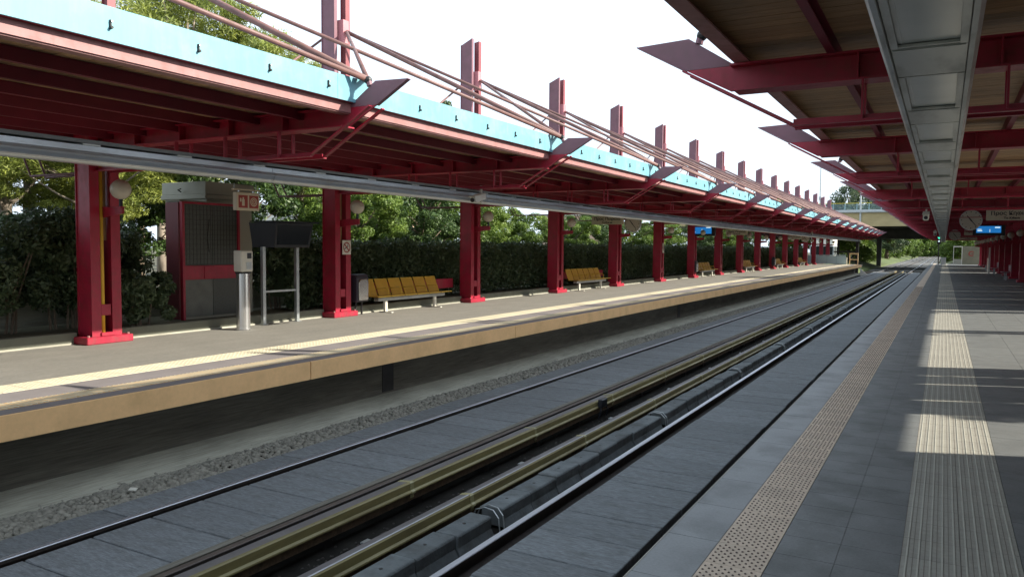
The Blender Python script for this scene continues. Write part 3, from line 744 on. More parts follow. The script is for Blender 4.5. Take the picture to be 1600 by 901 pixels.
# kiosk
REDF = mat('faded_red_side_panel', (.20, .05, .06), .55, var=.15, scale=2)
MESHL = mat('lower_grey_panel', (.13, .135, .12), .6, var=.2, scale=5)
t = thing('platform_kiosk', (-13.6, 11.0, .13), 'beige flat roofed kiosk with crimson framed mesh doors', 'kiosk')
Yk0, Yk1 = -.55, .93
MB().box(-1.85, -.47, .46, 1.72, 0, 2.56, BEIGE).build('cabin', None, t, bevel=.01)
MB().box(-1.93, -.43, .40, 1.80, 2.562, 2.66, BEIGE).box(-1.91, -.45, .42, 1.78, 2.661, 2.94, BEIGE).build('roof', None, t, bevel=.01)
MB().box(-.459, -.06, Yk0, Yk1+.02, 0, 2.44, BEIGE).build('booth_body', None, t, bevel=.01)
MB().box(-.459, -.02, Yk0-.02, Yk1+.03, 2.445, 2.47, BEIGE).build('booth_lid', None, t)
MB().box(-.455, -.061, Yk0-.025, Yk0-.002, .02, 2.42, REDF).build('side_panel', None, t)
for y in (Yk0, Yk1-.06): MB().box(-.059, .03, y, y+.06, 0, 2.44, RED).build('door_post', None, t, bevel=.004)
MB().box(-.059, .03, Yk0+.061, Yk1-.061, 2.40, 2.44, RED).build('top_rail', None, t)
for i, (a, b) in enumerate(((Yk0+.062, .215), (.225, Yk1-.062))):
    MB().box(-.05, -.005, a, b, 1.13, 2.395, MESHG).build('upper_mesh', None, t)
    MB().box(-.05, -.005, a, b, .06, .83, MESHG if i else MESHL).build('lower_mesh', None, t)
    MB().box(-.05, .015, a, b, .835, 1.125, RED).build('middle_panel', None, t, bevel=.003)
    g_ = MB()
    for q in range(12): zz = 1.15+q*.103; g_.box(-.004, -.001, a, b, zz, zz+.006, DARK)
    for q in range(8): yy = a+(b-a)*(q+.5)/8; g_.box(-.0045, -.0005, yy, yy+.005, 1.14, 2.39, DARK)
    g_.build('grille', None, t)
MB().box(.016, .03, -.02, .22, .85, 1.11, RED).build('lock_plate', None, t)
MB().tube([(.012, .12, 1.4), (.03, .06, 1.7), (.012, .13, 2.1)], .006, 6, DARK).build('cable', None, t)
MB().tube([(-1.2, .38, 2.72), (-1.2, .30, 2.76), (-1.05, .26, 2.78)], .014, 6, DARK).build('hook', None, t)

# ticket validator
t = thing('ticket_validator', (-12.2, 10.78, 0), 'stainless steel ticket validator post in front of the kiosk', 'ticket validator')
mb = MB(); n = 20; ring = [(.135*math.cos(2*math.pi*k/n), .135*math.sin(2*math.pi*k/n)) for k in range(n)]
mb.prism_z(ring, 0, 1.12, SILVER); mb.build('post', None, t)
MB().prism_z([(x*1.12, y*1.12) for x, y in ring], 0, .03, SILVER).build('foot_ring', None, t)
mb = MB(); mb.prism_x([(-.15, 1.16), (.15, 1.16), (.15, 1.58), (-.15, 1.58)], -.10, .135, WHITE); mb.build('head', None, t, bevel=.02)
MB().box(.136, .142, -.005, .10, 1.42, 1.53, BLACK).build('display', None, t)
MB().box(.136, .140, -.04, .11, 1.2, 1.36, WHITE).box(.1401, .141, -.03, .10, 1.21, 1.35, GALV).build('card_reader', None, t)
MB().box(-.08, .11, -.12, .12, 1.12, 1.16, DARK).build('collar', None, t)

# monitor stand
t = thing('monitor_stand', (-12.6, 12.15, 0), 'black two sided monitor housing on two grey posts between kiosk and second support', 'monitor stand')
for y in (-.47, .50): MB().box(-.04, .04, y-.04, y+.04, 0, 1.66, GALV).build('post', None, t, bevel=.004)
MB().box(-.02, .02, -.43, .46, .68, .72, GALV).build('crossbar', None, t)
for y in (-.47, .50): MB().box(-.07, .07, y-.07, y+.07, -.001, .012, GALV).build('foot_plate', None, t)
mb = MB(); mb.add([(-.30, -.58, 2.17), (.28, -.36, 2.17), (-.24, -.54, 1.64), (.22, -.36, 1.64), (.28, .74, 2.17), (-.30, .74, 2.17), (.22, .68, 1.64), (-.24, .68, 1.64)],
    [(0, 1, 3, 2), (1, 4, 6, 3), (4, 5, 7, 6), (5, 0, 2, 7), (0, 5, 4, 1), (2, 3, 6, 7)], BLACK); mb.build('housing', None, t, bevel=.006)
MB().box(-.36, .34, -.5, .86, 2.18, 2.205, BLACK).build('hood', None, t)
MB().add([(.279, -.30, 2.12), (.279, .68, 2.12), (.231, .62, 1.70), (.231, -.30, 1.70)], [(0, 1, 2, 3)], GLASSD).build('screen', None, t)

# fire equipment sign box
t = thing('fire_point_sign', (-12.3, 10.98, 2.38), 'hanging sign box with red extinguisher and hose symbols beside the kiosk', 'sign')
MB().box(-.06, .06, -.29, .29, 0, .36, SIGNW).build('box', None, t, bevel=.01)
MB().box(-.03, .03, -.35, .33, .40, .425, SIGNW).box(-.015, .015, -.2, -.17, .36, .40, GALV).box(-.015, .015, .17, .2, .36, .40, GALV).build('hanger', None, t)
MB().tube([(0, -.3, .42), (0, -.3, .53)], .01, 6, GALV).tube([(0, .25, .42), (0, .25, .53)], .01, 6, GALV).build('rod', None, t)
SRED = mat('sign_red', (.30, .04, .03), .5, var=.05)
for s, yc in ((0, -.135), (1, .135)):
    MB().box(.0605, .063, yc-.115, yc+.115, .05, .30, SRED).build('symbol_panel', None, t)
    mb = MB()
    if s == 0:
        mb.box(.0632, .065, yc-.03, yc+.035, .09, .22, SIGNW).box(.0632, .065, yc-.015, yc+.02, .22, .26, SIGNW).box(.0632, .065, yc-.08, yc-.045, .17, .24, SIGNW)
    else:
        for rr in (.09, .055):
            for k in range(16):
                a, b = 2*math.pi*k/16, 2*math.pi*(k+1)/16
                mb.add([(.064, yc+r_*math.cos(q), .175+r_*math.sin(q)) for q in (a, b) for r_ in (rr, rr-.018)], [(0, 1, 3, 2)], SIGNW)
        mb.box(.0632, .065, yc-.012, yc+.012, .16, .19, SIGNW)
    mb.build('symbol', None, t)

# no smoking plate on the second support, smaller one on the sixth
def nosmoke(y, label, z=1.48, w=.30, h=.34):
    t = thing('no_smoking_sign', (-12.485, y, z), label, 'sign', 'no smoking plates')
    MB().box(0, .006, -w/2, w/2, 0, h, WHITE).build('plate', None, t)
    mb = MB(); c = h/2; R0 = w*.42
    for k in range(24):
        a, b = 2*math.pi*k/24, 2*math.pi*(k+1)/24
        mb.add([(.008, r_*math.cos(q), c+r_*math.sin(q)) for q in (a, b) for r_ in (R0, R0-.028)], [(0, 1, 3, 2)], SRED)
    d = R0*.7; mb.add([(.008, -d-.012, c+d-.012), (.008, -d+.012, c+d+.012), (.008, d+.012, c-d+.012), (.008, d-.012, c-d-.012)], [(0, 1, 2, 3)], SRED)
    mb.build('prohibition_ring', None, t)
    MB().add([(.0075, -.08, c-.012-.04), (.0075, .06, c-.012+.035), (.0075, .055, c+.012+.035), (.0075, -.085, c+.012-.04)], [(0, 1, 2, 3)], BLACK).box(.007, .0076, .03, .05, c+.04, c+.09, BLACK).build('cigarette', None, t)
    return t
nosmoke(14.17, 'square white no smoking plate on the second crimson support')
nosmoke(YC[6]+.1, 'small white no smoking plate on the support right of the left clock', z=1.45, w=.26, h=.5)

# direction signs, clocks, displays
INK = mat('sign_ink', (.03, .028, .03), .5, var=.05)
def hang(t, xs, z0, z1):
    mb = MB()
    for x in xs: mb.tube([(x, 0, z0), (x, 0, z1)], .012, 6, GALV)
    mb.build('rod', None, t)
def dir_sign(x0, x1, y, z0, z1, l1, l2, label):
    t = thing('direction_sign', ((x0+x1)/2, y, 0), label, 'direction sign', 'hanging direction signs')
    w = (x1-x0)/2
    MB().box(-w, w, -.05, .05, z0, z1, SIGNW).build('box', None, t, bevel=.008)
    hang(t, (-w*.7, w*.7), z1, 2.95 if z1 > 2.92 else 2.92)
    h = z1-z0
    for txt, s, dz, bo in ((l1, h*.48, .64, .004), (l2, h*.27, .22, .003)):
        me = text_mesh(txt, s, INK, 'lettering', bo); 
        ww = max(v.co.x for v in me.vertices)-min(v.co.x for v in me.vertices)
        o = link('lettering', me, t, (0, -.053, z0+h*dz)); o.rotation_euler.x = R(90)
        o.scale.x = min(1.25, 2*w*.82/ww) if s == h*.48 else min(1.1, 2*w*.5/ww)
    return t
def clock(x, y, z, r, label):
    t = thing('station_clock', (x, y, z), label, 'clock', 'hanging station clocks')
    n = 28; P_ = [(r*math.cos(2*math.pi*k/n), r*math.sin(2*math.pi*k/n)) for k in range(n)]
    MB().prism_y(P_, -.09, .09, GALV).build('case', None, t)
    MB().prism_y([(a*.93, b*.93) for a, b in P_], -.094, -.0901, GLOBE).build('dial', None, t)
    mb = MB()
    for k in range(12):
        a = 2*math.pi*k/12; c, s = math.cos(a), math.sin(a); r0, r1, w = r*.76, r*.88, .012*r/.35
        mb.add([(c*r0-s*w, -.096, s*r0+c*w), (c*r0+s*w, -.096, s*r0-c*w), (c*r1+s*w, -.096, s*r1-c*w), (c*r1-s*w, -.096, s*r1+c*w)], [(0, 1, 2, 3)], INK)
    mb.build('hour_mark', None, t)
    for a, L, w, nm in ((R(128), r*.55, .022, 'hour_hand'), (R(-52), r*.8, .016, 'minute_hand')):
        c, s = math.cos(a), math.sin(a)
        MB().add([(-s*w-c*.05, -.098, c*w-s*.05), (s*w-c*.05, -.098, -c*w-s*.05), (c*L+s*w*.6, -.098, s*L-c*w*.6), (c*L-s*w*.6, -.098, s*L+c*w*.6)], [(0, 1, 2, 3)], INK).build(nm, None, t)
    MB().tube([(0, 0, r), (0, 0, 2.92-z)], .02, 6, GALV).build('rod', None, t)
    return t
def display(x0, x1, y, z0, z1, label, seedv=0):
    t = thing('departure_display', ((x0+x1)/2, y, 0), label, 'display', 'hanging departure displays'); w = (x1-x0)/2
    MB().box(-w-.06, w+.06, -.12, .12, z0-.05, z1, BLACK).build('housing', None, t, bevel=.01)
    MB().box(-w*.86, w*.82, -.1215, -.1203, z0+.07, z1-.05, SCREEN).build('screen', None, t)
    mb = MB()
    mb.box(-w*.78, -w*.45, -.1235, -.122, z0+.15, z0+.19, SCTXT); mb.box(-w*.78, -w*.5, -.1235, -.122, z0+.22, z0+.25, SCTXT)
    mb.box(w*.4, w*.75, -.1235, -.122, z1-.14, z1-.09, SCTXT); mb.box(w*.05, w*.08, -.1235, -.122, z0+.1, z1-.2, SCTXT)
    mb.build('screen_text', None, t)
    hang(t, (-w*.6, w*.6), z1, 2.93)
    return t
dir_sign(-13.66, -12.17, 31.6, 2.71, 3.08, 'Προς Πειραιά', 'To Piraeus', 'cream hanging sign to Piraeus beside the left clock')
clock(-11.85, 31.9, 2.74, .37, 'round station clock hanging right of the Piraeus sign')
display(-12.90, -11.45, 44, 2.46, 3.0, 'blue departure display hanging under the left canopy')
dir_sign(-13.6, -12.1, 55.5, 2.66, 3.02, 'Προς Πειραιά', 'To Piraeus', 'cream Piraeus sign beyond the blue display on the left platform')
dir_sign(-13.6, -12.1, 79.4, 2.66, 3.02, 'Προς Πειραιά', 'To Piraeus', 'most distant cream Piraeus sign on the left platform')
clock(-11.85, 79.8, 2.74, .36, 'distant clock hanging near the end of the left platform')
dir_sign(1.24, 2.75, 31.5, 2.72, 3.10, 'Προς Κηφισιά', 'To Kifissia', 'cream hanging sign to Kifissia at the right edge of the photo')
clock(.79, 31.6, 2.745, .35, 'round station clock hanging left of the Kifissia sign')
display(1.24, 2.45, 43.5, 2.46, 2.9, 'blue departure display hanging under the near canopy')
dir_sign(1.1, 2.6, 58, 2.66, 3.0, 'Προς Κηφισιά', 'To Kifissia', 'second cream Kifissia sign, farther down the near platform')
clock(.6, 60, 2.72, .35, 'farther clock under the near canopy beside the trunking')
dir_sign(1.1, 2.6, 82, 2.66, 3.0, 'Προς Κηφισιά', 'To Kifissia', 'most distant cream Kifissia sign on the near platform')

# security cameras
def cctv(x, y, z, sg, label):
    t = thing('security_camera', (x, y, z), label, 'security camera', 'white security cameras')
    MB().box(-.02*1, .02, .10, .14, -.1, .26 if sg > 0 else .16, WHITE).box(-.05, .05, .06, .18, -.12, -.1, WHITE).build('bracket', None, t)
    mb = MB(); mb.box(-.065, .065, -.20, .22, -.075, .055, WHITE).box(-.075, .075, -.26, .2, .056, .07, WHITE); o = mb.build('housing', None, t, bevel=.01); o.rotation_euler = (R(12), 0, 0)
    MB().tube([(0, -.21, -.06), (0, -.235, -.065)], .045, 12, BLACK).build('lens', None, t)
    return t
cctv(-8.62, 13.9, 2.72, 1, 'white security camera fixed on the left trunking above the third support')
cctv(-.42, 22, 2.55, -1, 'white security camera beside the overhead trunking on the near side')
cctv(-8.62, 61, 2.85, 1, 'distant white security camera on the left trunking')
cctv(-.42, 45, 2.55, -1, 'second white security camera beside the overhead trunking')

# info board seen behind the third support
t = thing('road_sign', (-14.6, 24.3, 0), 'cream board with dark letters standing beyond the hedge beside the third support', 'sign')
MB().box(-.02, .02, -.45, .45, 1.15, 1.56, SIGNW).build('panel', None, t)
MB().tube([(-.05, .3, 0), (-.05, .3, 1.5)], .025, 8, GALV).build('post', None, t)
o = link('lettering', text_mesh('ΠΡΩΤΟ', .2, INK, 'lettering', .003), t, (.024, 0, 1.38)); o.rotation_euler = (R(90), 0, R(90))

# red rails behind benches
for i, (a, b) in enumerate(((14.5, 19.7), (26.4, 31.6), (19.9, 25.6))):
    if i == 2: continue
    o = MB().box(-.04, .04, 0, b-a, .44, .72, RED).build('back_rail', None, bevel=.005); o.location = (-13.15, a, 0)
    tag(o, ['crimson back rail behind the nearest bench', 'crimson back rail behind the second bench'][i], 'barrier', 'crimson rails behind benches')
# litter and small marks near the track
o = MB().box(-.04, .04, -.03, .03, 0, .01, WHITE).build('paper_scrap'); o.location = (-7.85, 5.35, -1.06); o.rotation_euler = (.2, .1, .6)
tag(o, 'small white paper scrap lying on the ballast strip', 'litter')

# ------------------------------------------------------------ near platform back side: unseen sun-blocking hall and panels, screens
t = thing('sun_blocking_hall', (4.3, 0, 0), 'unseen rendered hall added beside the near platform to block the sun', 'building')  # unseen hall, added to keep sun off the near paving
MB().box(0, 5, -12, 8.9, 0, 3.3, WALLW).build('wall', None, t); MB().box(-.25, 5.2, -12.2, 9.0, 3.302, 3.45, CONC).build('roof', None, t)
for a, b, l in ((10.55, 11.35, 0), (11.42, 12.55, 1), (12.62, 13.3, 2), (13.36, 14.15, 3)):  # unseen panels, added so their gaps slice the sun into streaks
    o = MB().box(-.03, .03, 0, b-a, .02, 2.98, RED).build('sun_slot_panel', None); o.location = (4.15, a, 0)
    tag(o, '%s unseen crimson panel added to cut sunlight into streaks' % ORD[l], 'screen', 'unseen sun-blocking panels')
segs = []
y = 26.6; i = 0
while y < 100:
    L_ = 2.85; segs.append((y, y+L_)); y += L_+(.13 if i % 2 else .06); i += 1
    if 66 < y < 69 or 84 < y < 86.5: y += 2.4
for i, (a, b) in enumerate(segs):
    t = thing('wind_screen', (4.15, a, 0), '%s crimson ribbed screen along the back of the near platform, counted from the far end' % (ORD[len(segs)-1-i] if len(segs)-1-i < 20 else 'twenty-%s' % ORD[len(segs)-21-i]), 'screen', 'crimson screens behind the near platform')
    MB().box(-.02, .02, 0, b-a, .02, 2.95, RED).build('sheet', None, t)
    mb = MB()
    for q in range(6): mb.box(-.05, -.0205, .1+q*.52, .16+q*.52, .02, 2.9, RED)
    mb.build('rib', None, t)
for i, (y, l) in enumerate(((52.0, 'near'), (63.5, 'middle'), (76, 'far'))):
    t = thing('platform_seat_row', (3.15, y, 0), '%s pink grey seat row against the crimson screens of the near platform' % l, 'bench', 'seats against the crimson screens')
    MB().box(-.2, .2, 0, 1.9, .42, .46, MAST).build('seat', None, t); MB().box(.2, .23, 0, 1.9, .5, .85, MAST).build('backrest', None, t)
    for q in (.3, 1.6): MB().box(-.03, .03, q-.03, q+.03, 0, .42, GALV).build('leg', None, t)
for y, x, lb in ((66, 2.9, 'slim white post standing before the crimson screens'), (70, 3.0, 'short pale post beside the crimson screens')):
    o = MB().box(-.05, .05, -.05, .05, 0, 1.9 if x < 2.95 else 1.1, WALLW).build('marker_post'); o.location = (x, y, 0); tag(o, lb, 'post')

# shelter at the far end of the near platform
t = thing('end_shelter', (1.0, 108, 0), 'beige end wall with window at the far end of the near platform', 'shelter')
BEIGED = mat('dull_beige_wall', (.20, .185, .13), .8, var=.15, scale=2)  # darker beige than the kiosk panels
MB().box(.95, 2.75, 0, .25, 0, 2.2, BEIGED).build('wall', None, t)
fr = MB(); fr.box(0, .06, 0, .2, 0, 2.2, WHITE).box(.88, .949, 0, .2, 0, 2.2, WHITE).box(.061, .879, 0, .2, 0, .62, BEIGE).box(.061, .879, 0, .2, 2.08, 2.2, WHITE); fr.build('window_frame', None, t)
ring = MB()
for k in range(14):
    a, b = R(40+k*20), R(60+k*20)
    ring.add([(1.9+r_*math.cos(q), -.004, 1.3+r_*math.sin(q)) for q in (a, b) for r_ in (.32, .2)], [(0, 1, 3, 2)], SRED)
ring.box(1.85, 2.12, -.006, -.003, 1.25, 1.33, SRED); ring.build('painted_emblem', None, t)
t = thing('railway_signal', (-.55, 104, 0), 'dark railway signal with green light at the platform end', 'signal')
MB().tube([(0, 0, 0), (0, 0, 2.6)], .06, 8, DARK).build('post', None, t)
MB().box(-.2, .2, -.05, .15, 2.4, 3.5, BLACK).build('signal_head', None, t, bevel=.03)
MB().tube([(0, -.06, 3.15), (0, -.09, 3.15)], .13, 12, GREENL).tube([(.0, -.06, 2.75), (0, -.09, 2.75)], .10, 12, SCTXT).build('light', None, t)
box_thing('relay_cabinet', -.3, .25, 103.2, 103.8, 0, .85, BRGREY, 'pale grey relay cabinet at the foot of the green signal', 'cabinet')

# ------------------------------------------------------------ bridge
t = thing('road_bridge', (0, 122, 0), 'ochre concrete road bridge with railing crossing the tracks', 'bridge')
MB().box(-40, 30, 0, 1.2, 5.05, 7.0, BRIDGE).build('girder', None, t)
MB().box(-40, 30, -.25, 1.4, 7.002, 7.45, BRGREY).box(-40, 30, -.4, -.251, 7.10, 7.35, BRGREY).build('parapet_kerb', None, t)
MB().box(-40, 30, 1.21, 26, 5.3, 6.9, BRDARK).build('deck', None, t)
MB().box(-40, 30, 24, 27, 3.55, 5.29, BRDARK).build('pier_cap', None, t)
GRAILM = mat('yellow_handrail', (.6, .5, .08), .5, var=.05); BLR = mat('pale_blue_railing', (.3, .45, .5), .5, var=.05)
rl = MB(); 
for z in (7.6, 7.75, 7.9, 8.05, 8.2): rl.box(-40, 30, .0, .03, z, z+.03, BLR)
rl.build('rail_bar', None, t); MB().box(-40, 30, -.02, .05, 8.36, 8.44, GRAILM).build('handrail', None, t)
po = MB().box(-.04, .04, -.02, .05, 7.45, 8.36, BLR).mesh('baluster')
for k in range(30): link('baluster', po, t, (-24+k*1.6, .0, 0))
for x in (-9.75, -16.5, 8): MB().box(x-.35, x+.35, 24.2, 25.2, -1.3, 3.549, BRDARK).build('pier', None, t)
t2 = thing('lattice_pier', (-8.95, 99.5, 0), 'dark steel post with diagonal brace at the end of the left platform', 'gantry')
MB().box(-.16, .16, -.15, .15, -1.25, 4.0, DARK).build('post', None, t2)
MB().tube([(-2.2, 0, -.6), (0, 0, 1.3)], .09, 6, DARK).build('brace', None, t2)
MB().box(-2.6, 0, -.08, .08, 1.35, 1.5, DARK).build('rail', None, t2)
for i, (x, y, h, l) in enumerate(((-16.3, 122.6, 15.2, 'tall slim grey lamp post rising behind the bridge'), (-10.7, 121.9, 11.9, 'white lamp post on the bridge railing'))):
    t = thing('lamp_post', (x, y, 0), l, 'lamp post')
    MB().tube([(0, 0, 5.0 if i else -1), (0, 0, h)], .13 if i else .11, 8, BRGREY if i else GALV, .10 if i else .07).build('pole', None, t)
    if i == 0: MB().tube([(0, 0, 9), (0, 0, 9.5)], .2, 8, GALV).build('joint_box', None, t)

# left platform end furniture
box_thing('end_cabinet', -11.0, -9.6, 94.6, 95.4, 0, .8, BEIGE, 'low beige cabinet at the far end of the left platform', 'cabinet')
t = thing('wooden_notice_frame', (-8.9, 95, 0), 'small wooden frame standing at the far end of the left platform', 'frame')
for x in (-.45, .4): MB().box(x, x+.08, 0, .1, 0, 1.3, AMBER).build('post', None, t)
MB().box(-.37, .40, 0, .1, 1.15, 1.3, AMBER).build('top_rail', None, t); MB().box(-.37, .40, .02, .08, .5, .62, AMBER).build('mid_rail', None, t)
gl = thing('glass_barrier', (-13.5, 93, 0), 'pale blue railing panels at the end of the left platform', 'railing')
for k in range(4):
    MB().box(k*1.0, k*1.0+.05, 0, .05, 0, 1.1, BLR).build('post', None, gl); MB().box(k*1.0+.051, k*1.0+.999, .0, .03, 1.05, 1.1, BLR).build('rail', None, gl)
    MB().box(k*1.0+.051, k*1.0+.999, .01, .02, .1, 1.0, mat('pale_glass', (.45, .6, .65), .1, var=.02)).build('pane', None, gl)
w = MB(); w.prism_y([(-7.95, -1.15), (-7.1, -1.15), (-7.95, -.35)], 92.2, 92.4, WALLW)
tag(w.build('white_stop_marker'), 'small white triangular marker below the left platform end', 'marker')

# ------------------------------------------------------------ foliage
def leaves(cent, n_per, rad, size, m, name, flat=.6, up=.3, asp=.45):
    cent = np.asarray(cent); n = len(cent)*n_per
    C_ = np.repeat(cent, n_per, 0); rr = np.repeat(np.asarray(rad), n_per) if np.ndim(rad) else rad
    d = rng.normal(size=(n, 3)); d /= np.linalg.norm(d, axis=1, keepdims=True)
    rad_ = rr*(rng.uniform(.25, 1, n)**.45); P_ = C_+d*rad_[:, None]*np.array([1, 1, flat])
    nrm = d+rng.normal(size=(n, 3))*.7+np.array([0, 0, up]); nrm /= np.linalg.norm(nrm, axis=1, keepdims=True)
    a = np.cross(nrm, rng.normal(size=(n, 3))); a /= np.linalg.norm(a, axis=1, keepdims=True); b = np.cross(nrm, a)
    s = size*rng.uniform(.6, 1.35, n)[:, None]
    V = np.stack([P_-a*s, P_-b*s*asp, P_+a*s, P_+b*s*asp], 1).reshape(-1, 3)
    return fastmesh(name, V, np.arange(n*4).reshape(-1, 4), m)
def make_tree(name, label, loc, h, cr, m, bark, trunk_h, r0=.18, clumps=90, per=170, size=.085, kind='round', lean=0, group=None, seed=1):
    rs = random.Random(seed)
    t = thing(name, loc, label, 'tree', group)
    mb = MB(); top = Vector((lean*h, 0, trunk_h+.45*(h-trunk_h)))
    pts = [Vector((lean*h*f+rs.uniform(-.08, .08)*f, rs.uniform(-.1, .1)*f, f*top.z)) for f in (0, .2, .4, .6, .8, 1)]
    mb.tube(pts, r0, 8, None, r0*.35)
    cs = []; rads = []
    cz = trunk_h+(h-trunk_h)*.5; hz = (h-trunk_h)*.5
    for i in range(clumps):
        while True:
            v = Vector((rs.uniform(-1, 1), rs.uniform(-1, 1), rs.uniform(-1, 1)))
            if .25 < v.length < 1: break
        if kind == 'pine': wz = .45+.55*(1-abs(v.z)); v.x *= wz; v.y *= wz
        p = Vector((v.x*cr+lean*h, v.y*cr, cz+v.z*hz)); cs.append(p); rads.append(rs.uniform(.35, .75)*cr*.32)
    for i in range(0, clumps, 5):
        p = cs[i]; f = min(.95, max(.35, (p.z-.6)/top.z*.8)); q = Vector((lean*h*f, 0, f*top.z)); mid = (q+p)/2+Vector((0, 0, -.15))
        mb.tube([q, mid, p], r0*.35, 5, None, r0*.06)
    mb.build('trunk', bark, t, smooth=True)
    link('crown', leaves([tuple(c) for c in cs], per, rads, size, m, 'crown', flat=.75 if kind == 'round' else .45, asp=.45 if kind == 'round' else .16), t)
    return t
# prototypes placed where the photo shows them
T = []
def dup_tree(src, loc, sc, rz, label):
    o = copy_tree(src, loc, label, rz, sc); return o
p1 = make_tree('broadleaf_tree', 'bright rounded broadleaf tree behind the nearest bench', (-19.5, 22.6, 0), 4.6, 1.9, LEAF_B, BARK, 1.0, .14, 95, 330, .055, seed=3, group='trees behind the left hedge')
p2 = make_tree('pine_tree', 'tall yellow green pine rising above the turquoise fascia at left', (-25, 19.5, 0), 12.0, 4.6, LEAF_Y, BARKP, 3.4, .26, 170, 420, .12, 'pine', seed=5, group='trees behind the left hedge')
p3 = make_tree('dense_tree', 'mid green leafy tree left of the third support', (-20, 27.5, 0), 4.9, 2.0, LEAF_M, BARK, .9, .14, 90, 300, .062, seed=9, group='trees behind the left hedge')
dups = [(p2, (-31, 17, 0), (1.2, 1.2, .8), 2.6, 'broad pine mass behind the kiosk trees'),
        (p2, (-28, 8.5, 0), (1.0, 1.0, .8), 3.3, 'pine behind the bush at the left edge'),
        (p3, (-30, 33, 0), (1.5, 1.5, 1.2), 3.3, 'large leafy tree in the second row behind the nearest bench'),
        (p3, (-30, 21, 0), (1.6, 1.6, 1.35), 1.3, 'large leafy tree in the second row left of the second support'),
        (p3, (-33, 44, 0), (1.5, 1.5, 1.05), 5.3, 'large leafy tree in the second row behind the third support'),
        (p2, (-22.5, 11.0, 0), (.62, .62, .72), 1.2, 'low pine with drooping boughs at the left edge'),
        (p2, (-21.5, 13.6, 0), (.75, .75, .62), 2.1, 'pine with yellow green boughs behind the kiosk roof'),
        (p2, (-34, 25, 0), (1.05, 1.05, .93), 4.0, 'farther pine seen above the fascia near the first mast'),
        (p2, (-26, 13.5, 0), (1.0, 1.0, .92), .6, 'tall pine above the fascia at the top left corner'),
        (p3, (-22, 18.8, 0), (1.3, 1.3, 1.35), .3, 'dark leafy tree between the kiosk and the second support'),
        (p2, (-30, 30.5, 0), (.95, .95, 1.0), 5.0, 'pine whose top tapers off just left of the first full mast'),
        (p3, (-30, 43, 0), (1.6, 1.6, 2.4), .3, 'leafy tree just showing above the fascia by the first tip plate'),
        (p1, (-20.8, 8.7, 0), (.85, .85, .82), 1.0, 'bright bush at the left edge behind the hedge'),
        (p1, (-20.5, 24.9, 0), (.9, .9, .97), 2.0, 'bright broadleaf tree right of the rounded one'),
        (p3, (-24.0, 30.5, 0), (1.2, 1.2, 1.15), 3.0, 'feathery tree between the third and fourth supports'),
        (p1, (-19.6, 31.2, 0), (1.0, 1.0, .98), 4.0, 'rounded tree right of the third support'),
        (p1, (-19.8, 34.8, 0), (.95, .95, .9), 5.0, 'small rounded tree before the fourth support'),
        (p1, (-20.0, 42.0, 0), (1.1, 1.1, .88), .5, 'rounded tree behind the second bench'),
        (p3, (-21.0, 47.6, 0), (1.2, 1.2, .9), 1.5, 'leafy tree behind the Piraeus sign'),
        (p1, (-21.0, 56.0, 0), (1.2, 1.2, .95), 2.5, 'bright tree right of the left clock'),
        (p1, (-21.0, 63.5, 0), (1.1, 1.1, .95), 3.5, 'bright tree behind the blue display'),
        (p3, (-20.5, 71.0, 0), (1.1, 1.1, .9), 4.5, 'leafy tree beyond the blue display'),
        (p1, (-20.5, 80.0, 0), (1.2, 1.2, 1.0), 5.5, 'bright tree at three quarters of the left platform'),
        (p3, (-20.5, 90.0, 0), (1.2, 1.2, 1.05), .8, 'leafy tree near the end of the left platform')]
for s, l, sc, rz, lb in dups: dup_tree(s, l, sc, rz, lb)
# trees along the line beyond the bridge
k = 0
pf = make_tree('trackside_tree', 'dark tall tree left of the line, first beyond the bridge', (-15, 152, -.3), 9, 4.0, LEAF_B, BARK, .7, .3, 150, 130, .19, seed=21, group='trees beyond the bridge')
for i, (x, y, s) in enumerate(((-20, 160, 1.1), (-14.5, 170, .9), (-18, 182, 1.1), (-14, 196, .95), (-15, 212, 1.0), (-14, 230, 1.1), (-15, 250, 1.1), (-14, 275, 1.2), (-13.5, 305, 1.3), (-13, 340, 1.4), (6, 165, .8), (8, 152, .9), (2.5, 158, .55), (9, 225, 1.1), (6, 260, 1.2), (5, 300, 1.2), (-12.5, 158, .5), (-12.6, 176, .5), (-12.4, 205, .6), (-12, 240, .7), (-12, 285, .9), (-12.5, 147, .4), (1.5, 172, .55), (3.5, 205, .6), (1.5, 232, .7), (1.0, 265, .7), (.6, 300, .9), (.8, 330, 1.0), (-9.5, 300, .6), (-9.8, 332, .8))):
    copy_tree(pf, (x, y, -.3 if i < 16 else -1.2), ('%s tree beyond the bridge on the %s of the line' % (ORD[i] if i < 10 else ORD[i-10], 'left' if i < 10 else 'right')) if i < 16 else '%s low tree close to the left of the line beyond the bridge' % ORD[i-16], i*1.3, (s, s, s))
for i, (x, y, s) in enumerate(((-12, 385, 2.3), (-2, 400, 2.3), (8, 390, 2.2), (-24, 370, 2.2), (-8, 380, 1.5))):
    copy_tree(pf, (x, y, -3.5), '%s of the hazy trees closing the end of the line, from the left' % ORD[[1, 3, 4, 0, 2][i]], i*1.1, (s, s, s))
pd = make_tree('dark_evergreen_tree', 'broad dark evergreen behind the bridge railing, right of the white lamp post', (-9.5, 163, 0), 11.5, 5.0, LEAF_D, BARK, 1.5, .35, 150, 130, .2, seed=41, group='dark trees behind the bridge')
copy_tree(pd, (-15.5, 166, 0), 'tall dark evergreen rising behind the bridge between the two lamp posts', 1.4, (1.05, 1.05, 1.28))
for i, (x, y, s, l) in enumerate(((-27, 160, 1.4, 'dark tree behind the bridge, mostly hidden'),)):
    copy_tree(pf, (x, y, -.3), l, i*2., (s*.9, s*.9, s))
